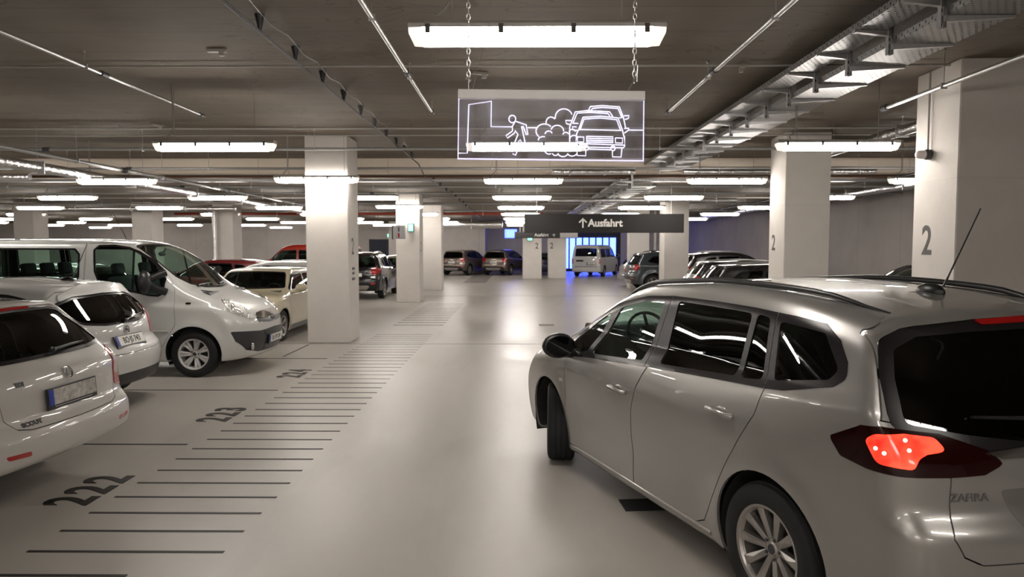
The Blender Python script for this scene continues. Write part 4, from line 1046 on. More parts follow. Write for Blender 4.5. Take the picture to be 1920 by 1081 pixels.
# ---------------------------------------------------------------- car assembly
SHELLS = {}
def get_shell(key, spec, res):
    if (key, res) not in SHELLS: SHELLS[(key, res)] = Shell(spec, res)
    return SHELLS[(key, res)]
def auto_ws(b, z0, z1, pw=.07, n=6, front=True):
    """windscreen outline (y, z) that keeps a pillar's width from the sides"""
    half = []
    xs = np.linspace(0, b.L/2, 400) if front else None
    for i in range(n+1):
        z = z0 + (z1-z0)*i/n
        if front:
            zz = b.Zt(xs)[0]; x = xs[np.nonzero(zz > z)[0].max()]
        else:
            x = float(b.Xr(z)[0])
        y = float(b.Y(x - (.10 if front else -.12), z)) - pw
        half.append((max(.1, y), z))
    half[-1] = (half[-1][0]-.02, half[-1][1])
    d = .035
    half = [(0, z0-d*.4)] + [(half[0][0]*.6, z0-d*.2)] + half + [(half[-1][0]*.6, z1+.012), (0, z1+.018)]
    return sym(half)
def build_car(root, shell, c):
    """root: Empty; c: the car's outlines. Adds every part."""
    b = shell.b; pm = c['paint']; res_ang = 30
    full = c.get('full', True)
    wins = []      # (poly, axis, a, b, name, glass)
    for poly, gm in c['side']:
        p = roundp(poly, .03)
        for s in (1, -1): wins.append((p, 'y', *sorted((s*.30, s*1.4)), 'side_window', gm))
    ws = c.get('ws'); rw = c.get('rw')
    xw = c.get('wsx', .1)
    if ws: wins.append((roundp(ws, .05), 'x', xw, 2.9, 'windscreen', c.get('wsglass', M_glassc)))
    if rw: wins.append((roundp(rw, .05), 'x', -2.9, c.get('rwx', -1.3), 'rear_window', c.get('rwglass', M_glassd)))
    base = shell.solid(0, .016, [pm, M_dark])
    cuts = [prism(p, ax, a, z) for p, ax, a, z, _, _ in wins]
    Wm = b.W
    base = cut(base, cuts)
    arch = []
    ar = c.get('arch', .045)
    for ax in b.axles:
        for s in (1, -1): arch.append(cyl((ax, b.R+.01), b.R+ar, *sorted((s*(Wm-.30), s*1.5))))
    base = cut(base, arch)
    doors = c.get('doors', []) if full else []
    gap = .003; bc = []
    pieces = []
    for nm, poly in doors:
        for s in (1, -1):
            y = sorted((s*.25, s*1.5)); bc.append(prism(offp(poly, gap), 'y', *y))
            pieces.append((nm, s, prism(offp(poly, -gap), 'y', *y)))
    tg = c.get('tailgate') if full else None
    if tg: bc.append(prism(offp(tg, gap), 'x', -2.9, c.get('tgx', -1.5))); pieces.append(('tailgate', 0, prism(offp(tg, -gap), 'x', -2.9, c.get('tgx', -1.5))))
    body = base
    for pr in bc: body = cut(body, [pr])
    obj('body', finish(body), root)
    made = {}
    for nm, s, pr in pieces:
        me = finish(cut(base, [pr], 'INTERSECT'))
        o = obj(nm, me, root); made[(nm, s)] = o
    gs = shell.solid(-.003, .007); tr = shell.solid(.003, .004)
    for p, ax, a, z, nm, gm in wins:
        q = offp(p, .006); me = finish(cut(gs, [prism(q, ax, a, z)], 'INTERSECT'), 60)
        me.materials.clear(); obj(nm, me, root, gm)
    if c.get('dlo'):
        for s in (1, -1):
            me = cut(tr, [prism(roundp(c['dlo'], .05), 'y', *sorted((s*.3, s*1.5)))], 'INTERSECT')
            me = cut(me, [prism(offp(p, -.001), 'y', -1.6, 1.6) for p, ax, _, _, nm, _ in wins if ax == 'y' and nm == 'side_window'][::2])
            for ln in c.get('dlo_gaps', []): me = cut(me, [prism(ln, 'y', -1.6, 1.6)])
            me.materials.clear(); obj('window_trim', finish(me), root, M_trimblk)
        wl = [w for w in wins if w[1] == 'x']
    else: wl = wins
    rings = {}
    for p, ax, a, z, nm, gm in wl:
        o_, i_ = c.get('rring', (.012, .014)) if nm == 'rear_window' else (.012, .014)
        me = cut(tr, [prism(offp(p, o_), ax, a, z, hole=offp(p, -i_))], 'INTERSECT'); me.materials.clear()
        obj('window_seal', finish(me), root, M_trimblk)
    # surface panels: name, axis, outline, a, b, lift, material, mirrored
    for it in c.get('panels', []):
        nm, ax, poly, a, z, lift, m = it[:7]
        both = it[7] if len(it) > 7 else False
        sh = shell.solid(lift, .012)
        for k in ((0, 1) if both else (0,)):
            P = poly; A = ax; lo, hi = a, z
            if k:
                if ax in ('rl', 'fl'): A = {'rl': 'rr', 'fl': 'fr'}[ax]
                elif ax == 'y': lo, hi = -z, -a
                else: P = mir(poly)
            me = cut(sh, [prism(roundp(P, .015, 2), A, lo, hi)], 'INTERSECT')
            if len(me.polygons) == 0: print('EMPTY', nm, root.name); continue
            me.materials.clear(); obj(nm, finish(me), root, m)
    # wheel wells
    for ax in b.axles:
        for s in (1, -1):
            w = MB(); n = 20; r = b.R+ar+.002; y0 = s*(Wm-.31); y1 = s*(Wm-.045)
            ring = [(ax + r*math.cos(t), b.R+.01+r*math.sin(t)) for t in np.linspace(R(-25), R(205), n+1)]
            v = [(x, y, z) for y in (y0, y1) for x, z in ring]
            w.add(v, [(i, i+1, n+2+i, n+1+i) for i in range(n)]); w.add([(x, y0, z) for x, z in ring], [tuple(range(n+1))])
            obj('wheel_well', w.me(), root, M_dark)
    add_wheels(root, b, c.get('wd', .21), c.get('wheel', 'alloy'), c.get('steer', 0))
    if c.get('inside', True):
        cw = float(b.Zt(c.get('dash', .95))[0])
        interior(root, c.get('seatx', .05), c.get('benchx', -.85), c.get('seatz', .0), cw, c.get('dash', .95)-.25)
    return made
def handle(door, b, x, z, s, m, w=.19):
    p, n = onsurf(b, (x, s*1.6, z), (0, -s, 0))
    h = MB(); t = Vector((1, 0, .06)).normalized()
    cc = p + n*.035
    pts = [cc - t*w/2 - n*.03, cc - t*w*.42, cc + t*w*.42, cc + t*w/2 - n*.03]
    h.tube(pts, [.014, .017, .017, .014], 8); obj('door_handle', h.me(True, 60), door, m)
    c = MB(); c.ellipsoid((0, 0, 0), (.055, .006, .032), 16, 6)
    o = obj('handle_recess', c.me(True, 60), door, m); o.location = p - n*.002
def roof_rails(root, b, x0, x1, y, m, h=.035, r=.016):
    for s in (1, -1):
        pts = []; N = 24
        for i in range(N+1):
            x = x0 + (x1-x0)*i/N; u = i/N
            p, n = onsurf(b, (x, s*(y - .05*abs(2*u-1)**3), 2.2), (0, 0, -1))
            e = min(1, min(u, 1-u)*7); pts.append(p + n*h*sstep(np.array(e)).item() + Vector((0, 0, -.006)))
        w = MB(); w.tube(pts, [r*(.6+.4*min(1, min(i, N-i)/3)) for i in range(N+1)], 8)
        obj('roof_rail', w.me(True, 60), root, m)
def antenna(root, b, x, m=M_black, l=.42, fin=True):
    p, n = onsurf(b, (x, 0, 2.4), (0, 0, -1))
    a = MB()
    if fin: a.ellipsoid(p + Vector((.02, 0, .004)), (.085, .038, .045), 16, 8)
    else: a.tube([p, p+Vector((0, 0, .02))], .02, 8)
    o = obj('antenna_base', a.me(True, 60), root, m)
    q = p + Vector((-.055, 0, .035)) if fin else p + Vector((0, 0, .01))
    t = MB(); d = Vector((-.42, 0, .9)).normalized()
    t.tube([q, q + d*l*.15, q + d*l], [.006, .0045, .0035], 6); t.ellipsoid(q + d*l, (.005, .005, .005), 6, 4)
    obj('antenna_rod', t.me(True, 60), o, m)
# ================================================================ outlines of each car type
S = {}
H_dlo = [(1.21, .945), (1.0, 1.12), (.78, 1.275), (.45, 1.435), (.04, 1.512), (-.28, 1.532), (-.72, 1.532), (-1.1, 1.525), (-1.42, 1.51), (-1.62, 1.492), (-1.73, 1.43), (-1.80, 1.34), (-1.815, 1.27), (-1.75, 1.225), (-1.46, 1.155), (-1.33, 1.14), (-.24, 1.07), (.62, 1.005)]
H_glass = [([(1.08, .985), (.93, 1.125), (.74, 1.255), (.47, 1.385), (.69, 1.045)], M_glassc),
           ([(.63, 1.035), (.37, 1.405), (.05, 1.475), (-.20, 1.495), (-.12, 1.095)], M_glassc),
           ([(-.36, 1.505), (-1.10, 1.495), (-1.065, 1.155), (-.33, 1.105)], M_glassp),
           ([(-1.145, 1.495), (-1.255, 1.487), (-1.285, 1.172), (-1.11, 1.155)], M_glassp),
           ([(-1.33, 1.477), (-1.64, 1.45), (-1.765, 1.30), (-1.72, 1.25), (-1.37, 1.185)], M_glassp)]
H_door_f = [(1.06, .99), (1.02, .86), (.995, .64), (.99, .40), (1.02, .25), (-.05, .245), (-.07, .5), (-.075, .76), (-.12, .92), (-.22, 1.09), (.62, 1.03)]
H_door_r = [(-.23, 1.09), (-.12, .915), (-.078, .76), (-.073, .5), (-.055, .245), (-.76, .245), (-.86, .29), (-.99, .50), (-1.11, .72), (-1.19, .85), (-1.29, 1.0), (-1.335, 1.155)]
H_tail = [(-.622, 1.02), (-.628, 1.0), (-.665, .945), (-.764, .925), (-.884, .918), (-1.067, .918), (-1.2, .925), (-1.275, .965), (-1.21, 1.02), (-1.03, 1.085), (-.82, 1.108), (-.74, 1.10)]
H_lamp = [(-.755, 1.045), (-.79, 1.075), (-.90, 1.085), (-1.01, 1.072), (-1.06, 1.02), (-.985, 1.008), (-.955, .99), (-.94, .948), (-.80, .958)]
H_tg = sym([(0, .58), (.58, .585), (.655, .62), (.688, .69), (.660, .78), (.645, .93), (.64, 1.09), (.85, 1.13), (.80, 1.33), (.765, 1.475), (.66, 1.53), (.4, 1.60), (0, 1.64)])
H_rw = sym([(0, 1.025), (.30, 1.03), (.55, 1.065), (.79, 1.11), (.765, 1.30), (.725, 1.42), (.60, 1.475), (.36, 1.49), (0, 1.495)])
def car_hero():
    root = thing('silver_estate_car', 'silver people carrier with lit red tail lamp, nearest car on the right', 'car', (1.61, 5.06, 0), R(110.3))
    sh = get_shell('mpv', B_MPV, .026); b = sh.b
    pm = paint('silver_paint', (.36, .35, .335), .55, .30)
    m = build_car(root, sh, dict(paint=pm, side=H_glass, dlo=H_dlo, doors=[('front_door', H_door_f), ('rear_door', H_door_r)], tailgate=H_tg, tgx=-1.80,
        dlo_gaps=[[(-.155, 1.0), (-.27, 1.55), (-.278, 1.55), (-.163, 1.0)], [(-1.322, 1.05), (-1.29, 1.56), (-1.297, 1.56), (-1.329, 1.05)]],
        ws=auto_ws(b, 1.15, 1.53, .09), wsx=.3, rw=H_rw, rwx=-1.83, rring=(.040, .014), rwglass=M_glassp, wd=.225, wheel='alloy', steer=R(-24), seatx=.0, benchx=-.95, seatz=.08, dash=1.05, arch=.05,
        panels=[('tail_lamp', 'rl', H_tail, .8, 2.6, .006, M_dred, True),
                ('headlamp', 'fl', [(-1.56, .68), (-1.30, .75), (-.95, .83), (-.80, .90), (-.83, .80), (-1.0, .70), (-1.4, .63)], .8, 2.6, .004, M_lamp, True),
                ('tailgate_chrome_bar', 'x', sym([(0, .992), (.42, .985), (.50, 1.012), (.30, 1.026), (0, 1.028)]), -2.9, -1.9, .016, M_chrome),
                ('plate_recess', 'x', sym([(0, .64), (.31, .64), (.36, .68), (.44, .86), (0, .865)]), -2.9, -1.9, .0015, mat('recess_silver', (.22, .21, .2), .4, .5, coat=1)),
                ('third_brake_lamp', 'x', sym([(0, 1.512), (.27, 1.508), (.30, 1.530), (0, 1.540)]), -2.9, -1.8, .012, M_red),
                ('roof_spoiler', 'x', sym([(0, 1.54), (.30, 1.532), (.60, 1.508), (.70, 1.492), (.775, 1.462), (.75, 1.50), (.62, 1.545), (.45, 1.62), (0, 1.7)]), -2.9, -1.86, .014, pm),
                ('front_grille', 'x', sym([(0, .42), (.5, .44), (.58, .60), (.3, .63), (0, .64)]), 1.9, 2.9, .002, M_black),
                ('side_indicator', 'y', roundp([(1.12, .742), (1.12, .765), (1.04, .762), (1.04, .742)], .01), .3, 1.5, .010, M_lamp, True)]))
    M_glow = mat('brake_glow', (.6, .01, .01), .1, emit=(1, .045, .02), es=2.2)
    nt_ = M_glow.node_tree
    if not any(n.type == 'VALTORGB' for n in nt_.nodes):
        rp = ramp(nt_, [n for n in nt_.nodes if n.type == 'TEX_NOISE'][0].outputs['Fac'], [(.32, (.35, .35, .35)), (.62, (3.2, 3.2, 3.2))]); [n for n in nt_.nodes if n.type == 'TEX_NOISE'][0].inputs['Scale'].default_value = 11
        nt_.links.new(rp.outputs[0], nt_.nodes['Principled BSDF'].inputs['Emission Strength'])
    lampsh = sh.solid(.0085, .004); hot = mat('brake_bulb', (1, .2, .1), .1, emit=(1, .30, .22), es=14)
    tl = [o for o in root.children if o.name.startswith('tail_lamp')]
    for A, t in zip(('rl', 'rr'), tl):
        P = H_lamp
        me = finish(cut(lampsh, [prism(roundp(P, .045, 4), A, .8, 2.6)], 'INTERSECT')); me.materials.clear()
        obj('brake_light', me, t, M_glow)
    u, v, n_ = [Vector(q) for q in AX['rl']]
    for uu, vv in ((-.80, 1.018), (-.90, 1.058), (-.83, 1.003), (-.915, 1.02)):
        p, n = onsurf(b, u*uu + v*vv + n_*3.0, -n_, 3.0)
        e = MB(); e.ellipsoid(p + n*.010, (.008, .008, .008), 10, 6); obj('bulb', e.me(True, 60), tl[0], hot)
    for s in (1, -1):
        handle(m[('front_door', s)], b, .10, .865, s, pm); handle(m[('rear_door', s)], b, -1.03, .955, s, pm)
        side_mirror(root, (.90, s*.87, 1.02), s, M_black, (.115, .14, .10), .09)
    roof_rails(root, b, .75, -1.78, .62, M_black, h=.026, r=.017)
    antenna(root, b, -1.53)
    p, n = onsurf(b, (-4, 0, .79), (1, 0, 0), 4); plate(root, p, n, None)
    t = text_me('ZAFIRA', .045, .001, .001, sx=1.1)
    p, n = onsurf(b, (-4, .575, .835), (1, 0, 0), 4); o = obj('badge_lettering', t, root, mat('badge_grey', (.20, .19, .18), .4, .5)); o.matrix_local = frame_from(p + n*.003, n)
    p, n = onsurf(b, (-4, 0, .94), (1, 0, 0), 4); emblem(root, p, n, .055, kind='bolt')
    wiper(root, b, 0, 1.10, .50, 1.14)
    # sill strip
    for s in (1, -1):
        pts = []
        for x in np.linspace(.93, -.92, 14):
            q, n = onsurf(b, (x, s*1.6, .235), (0, -s, 0)); pts.append(q - n*.006)
        w = MB(); w.tube(pts, .016, 8); obj('sill_strip', w.me(True, 60), root, pm)
    return root

# ---------------------------------------------------------------- white estate (bay 222)
def car_wagon(name, label, loc, rz, pm, full=True, res=.035, extra=None, rails=M_black, group=None):
    root = thing(name, label, 'car', (loc[0], loc[1], 0), rz, group)
    sh = get_shell('wagon', B_WAGON, res); b = sh.b
    g = M_glassd
    W_tail = [(-1.07, .72), (-1.06, .84), (-.98, 1.0), (-.88, 1.03), (-.78, .98), (-.76, .86), (-.82, .72), (-.96, .69)]
    tg = sym([(0, .605), (.45, .61), (.54, .63), (.60, .70), (.62, .84), (.72, 1.02), (.70, 1.12), (.62, 1.24), (.52, 1.36), (.44, 1.405), (0, 1.435)])
    P = [('tail_lamp', 'rl', W_tail, .8, 2.6, .005, M_red, True),
         ('tail_lamp_band', 'rl', [(-1.05, .80), (-1.045, .84), (-.98, .96), (-.93, .96), (-.94, .88), (-.97, .80)], .8, 2.6, .008, mat('lamp_clear', (.5, .42, .40), .15, coat=1), True),
         ('headlamp', 'fl', [(-1.5, .62), (-1.25, .72), (-.90, .80), (-.84, .70), (-1.1, .60)], .8, 2.6, .004, M_lamp, True),
         ('front_grille', 'x', sym([(0, .56), (.36, .57), (.40, .70), (0, .73)]), 1.9, 2.9, .003, M_black),
         ('rear_reflector', 'x', [(.50, .445), (.66, .455), (.68, .485), (.50, .478)], -2.9, -1.9, .004, M_red, True),
         ('third_brake_lamp', 'x', sym([(0, 1.385), (.15, 1.383), (.16, 1.402), (0, 1.405)]), -2.9, -1.5, .010, M_red),
         ('roof_spoiler', 'x', sym([(0, 1.408), (.40, 1.398), (.50, 1.375), (.44, 1.42), (0, 1.6)]), -2.9, -1.60, .012, pm)] if full else [
         ('tail_lamp', 'rl', W_tail, .8, 2.6, .005, M_red, True), ('headlamp', 'fl', [(-1.5, .62), (-1.25, .72), (-.90, .80), (-.84, .70), (-1.1, .60)], .8, 2.6, .004, M_lamp, True),
         ('front_grille', 'x', sym([(0, .56), (.36, .57), (.40, .70), (0, .73)]), 1.9, 2.9, .003, M_black)]
    m = build_car(root, sh, dict(paint=pm, full=full, inside=full,
        side=[([(.85, .96), (.55, 1.16), (.30, 1.28), (-.05, 1.335), (-.05, .975)], g), ([(-.12, .98), (-.12, 1.34), (-.85, 1.335), (-.98, 1.0)], M_glassp), ([(-1.03, 1.01), (-.93, 1.33), (-1.45, 1.29), (-1.72, 1.10), (-1.70, 1.04)], M_glassp)],
        doors=[('front_door', [(.98, .92), (.97, .55), (.92, .25), (-.10, .25), (-.09, 1.37), (.30, 1.33), (.62, 1.18), (.92, .97)]), ('rear_door', [(-.105, .25), (-.72, .25), (-.80, .45), (-1.0, .72), (-1.03, 1.0), (-.88, 1.365), (-.095, 1.37)])],
        tailgate=tg, tgx=-1.5, ws=auto_ws(b, 1.06, 1.35, .08), wsx=.1,
        rw=sym([(0, 1.06), (.45, 1.058), (.69, 1.075), (.67, 1.12), (.59, 1.23), (.49, 1.35), (.38, 1.372), (0, 1.38)]), rwx=-1.5, rwglass=M_glassd, rring=(.012, .012),
        wd=.20, wheel='five', seatx=.0, benchx=-.80, seatz=-.05, dash=.95, panels=P))
    if full:
        for s in (1, -1):
            handle(m[('front_door', s)], b, .05, .83, s, pm); handle(m[('rear_door', s)], b, -.82, .86, s, pm)
            side_mirror(root, (.72, s*.82, .97), s, pm)
        roof_rails(root, b, .35, -1.62, .50, rails, h=.03, r=.014)
        wiper(root, b, 0, 1.07, -.42, 1.09)
        antenna(root, b, -1.45)
    elif rails: roof_rails(root, b, .35, -1.62, .50, rails, h=.03, r=.014)
    return root, b, m
def car_c2(name, label, loc, rz, pm):
    root = thing(name, label, 'car', (loc[0], loc[1], 0), rz)
    sh = get_shell('cmax', B_CMAX, .035); b = sh.b
    tail = [(-.70, 1.20), (-.905, 1.07), (-1.03, .94), (-1.02, .82), (-.92, .78), (-.80, .86), (-.70, 1.04)]
    m = build_car(root, sh, dict(paint=pm,
        side=[([(.90, .94), (.45, 1.20), (.0, 1.345), (-.08, 1.355), (-.10, .955)], M_glassd), ([(-.17, .96), (-.15, 1.36), (-.9, 1.355), (-1.05, 1.0)], M_glassp), ([(-1.10, 1.01), (-.97, 1.35), (-1.35, 1.32), (-1.58, 1.14)], M_glassp)],
        doors=[('front_door', [(1.0, .90), (.98, .55), (.90, .26), (-.14, .26), (-.13, 1.39), (.0, 1.39), (.45, 1.24), (.93, .97)]), ('rear_door', [(-.146, .26), (-.75, .26), (-.85, .50), (-1.08, .74), (-1.10, 1.0), (-.93, 1.39), (-.136, 1.39)])],
        tailgate=sym([(0, .65), (.50, .652), (.60, .67), (.65, .80), (.66, .94), (.76, 1.06), (.80, 1.16), (.74, 1.28), (.60, 1.36), (0, 1.395)]), tgx=-1.5,
        ws=auto_ws(b, 1.03, 1.37, .08), wsx=.1, rw=sym([(0, .985), (.3, .988), (.55, 1.02), (.69, 1.09), (.755, 1.16), (.66, 1.24), (.46, 1.292), (0, 1.31)]), rwx=-1.5, rwglass=M_glassp,
        wd=.20, wheel='five', seatx=.1, benchx=-.80, seatz=-.04, dash=1.0,
        panels=[('tail_lamp', 'rl', tail, .8, 2.6, .005, M_red, True),
                ('headlamp', 'fl', [(-1.45, .62), (-1.2, .72), (-.85, .82), (-.80, .72), (-1.05, .60)], .8, 2.6, .004, M_lamp, True),
                ('rear_valance', 'x', sym([(0, .20), (.70, .22), (.86, .34), (.84, .40), (.60, .425), (0, .43)]), -2.9, -1.7, .004, M_black),
                ('third_brake_lamp', 'x', sym([(0, 1.338), (.13, 1.337), (.14, 1.354), (0, 1.356)]), -2.9, -1.4, .014, M_red),
                ('roof_spoiler', 'x', sym([(0, 1.325), (.45, 1.310), (.64, 1.262), (.60, 1.33), (.4, 1.40), (0, 1.5)]), -2.9, -1.66, .016, pm),
                ('front_grille', 'x', sym([(0, .30), (.42, .30), (.45, .50), (0, .53)]), 1.9, 2.9, .003, M_black)]))
    for s in (1, -1):
        handle(m[('front_door', s)], b, .02, .83, s, pm); handle(m[('rear_door', s)], b, -.88, .87, s, pm)
        side_mirror(root, (.78, s*.84, .96), s, pm)
    antenna(root, b, -1.45); wiper(root, b, 0, 1.0, -.46, 1.05)
    p, n = onsurf(b, (-4, -.02, .775), (1, 0, 0), 4); plate(root, p, n, 'BO\u00b7JS 743')
    p, n = onsurf(b, (-4, 0, .905), (1, 0, 0), 4); emblem(root, p, n, .045, M_chrome, M_black)
    return root
def car_van(loc, rz):
    root = thing('white_passenger_van', 'white passenger van with steel-look wheel covers, nose towards the lane at bay 224', 'van', (loc[0], loc[1], 0), rz)
    sh = get_shell('van', B_VAN, .030); b = sh.b
    pm = paint('van_white', (.60, .60, .585), 0, .4)
    cab = [(.16, 1.50), (.13, 1.80), (.19, 1.862), (.39, 1.868), (.58, 1.835), (.72, 1.775), (.92, 1.655), (1.10, 1.50), (1.15, 1.40), (1.135, 1.19), (1.06, 1.155), (.94, 1.165), (.61, 1.24), (.31, 1.32), (.21, 1.39)]
    half = [(0, 1.245), (.40, 1.262), (.58, 1.315), (.685, 1.42), (.70, 1.56), (.665, 1.74), (.60, 1.84), (.45, 1.875), (0, 1.885)]
    m = build_car(root, sh, dict(paint=pm, wsx=.25, ws=sym(half),
        side=[(cab, M_glassc), ([(-1.28, 1.405), (-1.28, 1.82), (-.14, 1.815), (-.075, 1.74), (-.065, 1.42), (-.12, 1.365)], M_glassc), ([(-2.15, 1.42), (-2.13, 1.82), (-1.42, 1.82), (-1.42, 1.40)], M_glassc)],
        doors=[('cab_door', [(1.315, .75), (1.295, 1.235), (1.12, 1.56), (.92, 1.71), (.6, 1.868), (.4, 1.90), (.02, 1.90), (.02, .36), (1.08, .36), (1.19, .54)]),
               ('sliding_door', [(.008, .36), (.008, 1.90), (-1.34, 1.90), (-1.34, .55), (-1.1, .55), (-1.1, .36)])],
        tailgate=sym([(0, .55), (.78, .56), (.80, 1.2), (.72, 1.86), (0, 1.90)]), rw=sym([(0, 1.25), (.70, 1.26), (.66, 1.80), (0, 1.82)]), rwx=-1.9,
        wd=.215, wheel='cover', seatx=.55, benchx=-.75, seatz=.42, dash=1.55, arch=.06,
        panels=[('headlamp', 'x', [(.72, 1.065), (.62, 1.10), (.50, 1.06), (.53, .95), (.50, .84), (.57, .79), (.76, .865), (.845, .95)], 1.5, 2.9, .006, M_lamp, True),
                ('front_grille', 'x', sym([(0, .72), (.2, .722), (.46, .745), (.49, .80), (.42, .835), (0, .845)]), 1.9, 2.9, .003, M_black),
                ('grille_bar', 'x', sym([(0, .79), (.45, .80), (.47, .835), (.40, .875), (.25, .895), (0, .90)]), 1.9, 2.9, .012, M_chrome),
                ('bumper_insert', 'x', sym([(0, .30), (.45, .305), (.70, .36), (.84, .50), (.875, .645), (.44, .615), (0, .635)]), 1.9, 2.9, .004, mat('bumper_grey', (.035, .035, .04), .45)),
                ('bumper_intake', 'x', sym([(0, .54), (.33, .535), (.36, .60), (0, .615)]), 1.9, 2.9, .007, M_black),
                ('bumper_intake', 'x', sym([(0, .315), (.33, .32), (.34, .42), (0, .42)]), 1.9, 2.9, .007, M_black),
                ('side_indicator', 'y', roundp([(1.46, 1.04), (1.46, 1.065), (1.53, 1.065), (1.53, 1.04)], .012), .3, 1.5, .008, M_dred, True),
                ('tail_lamp', 'y', [(-2.42, .75), (-2.42, 1.25), (-2.27, 1.25), (-2.30, .75)], .3, 1.5, .006, M_red, True),
                ('bonnet_vent', 'x', [(-.62, 1.205), (-.45, 1.17), (-.42, 1.19), (-.60, 1.225)], 1.2, 2.9, .004, M_black, True)]))
    for s in (1, -1):
        handle(m[('cab_door', s)], b, .16, 1.02, s, pm); handle(m[('sliding_door', s)], b, -.10, 1.02, s, pm)
        # tall door mirror on a forked arm
        o = obj('mirror', mirror_me((.10, .13, .165)), root, M_black, loc=(.97, s*1.10, 1.36))
        for dz in (.10, -.12):
            a = MB(); a.tube([(.20, -s*.22, dz*1.25), (.08, -s*.10, dz*.6), (.0, -s*.02, 0)], [.055, .045, .05], 10); obj('mirror_arm', a.me(True, 60), o, M_black)
        # cream glass rod divider in the cab window and lower side moulding
        d = MB()
        p0, n0 = onsurf(b, (.70, s*1.6, 1.20), (0, -s, 0)); p1, n1 = onsurf(b, (.66, s*1.6, 1.80), (0, -s, 0))
        d.tube([p0 - n0*.01, p1 - n1*.01], .014, 6); obj('window_divider', d.me(True), root, M_trimblk)
        pts = [onsurf(b, (x, s*1.6, .66), (0, -s, 0)) for x in np.linspace(1.22, .06, 10)]
        d = MB(); d.tube([p + n*.001 for p, n in pts], .012, 6); obj('side_moulding', d.me(True, 60), m[('cab_door', s)], pm)
        p, n = onsurf(b, (4, s*.60, .40), (-1, 0, 0), 4)
        e = MB(); e.ellipsoid((0, 0, 0), (.02, .055, .06), 14, 8); f = obj('fog_lamp', e.me(True, 60), root, M_lamp); f.location = p
    for hl in [o for o in root.children if o.name.startswith('headlamp')]:
        sg_ = 1 if sum(v.co.y for v in hl.data.vertices) > 0 else -1
        for yy, zz, rr in ((.66, 1.0, .055), (.645, .905, .045), (.60, .84, .03)):
            p, n = onsurf(b, (4, sg_*yy, zz), (-1, 0, 0), 4)
            e = MB(); e.ellipsoid(p - n*rr*.25, (rr*.6, rr, rr*.8), 16, 10); obj('reflector', e.me(True, 60), hl, M_chrome)
    p, n = onsurf(b, (4, 0, .465), (-1, 0, 0), 4); plate(root, p, n, 'DL\u00b7OV 210')
    p, n = onsurf(b, (4, 0, .80), (-1, 0, 0), 4); emblem(root, p, n, .07, kind='bolt')
    for y in (.05, -.55): wiper(root, b, y, 1.262, y+.42, 1.29, x_from=4)
    p, n = onsurf(b, (.15, 0, 2.4), (0, 0, -1)); a = MB(); a.tube([p, p+Vector((-.20, 0, .40))], [.006, .003], 6); obj('antenna_rod', a.me(True), root, M_black)
    mm = MB(); mm.ellipsoid((0, 0, 0), (.02, .12, .035), 12, 6); mm.tube([(0, 0, 0), (.06, 0, .08)], .01, 6)
    p, n = onsurf(b, (4, 0, 1.80), (-1, 0, 0), 5); obj('rear_view_mirror', mm.me(True, 60), root, M_black, loc=p - Vector((.10, 0, .06)))
    return root
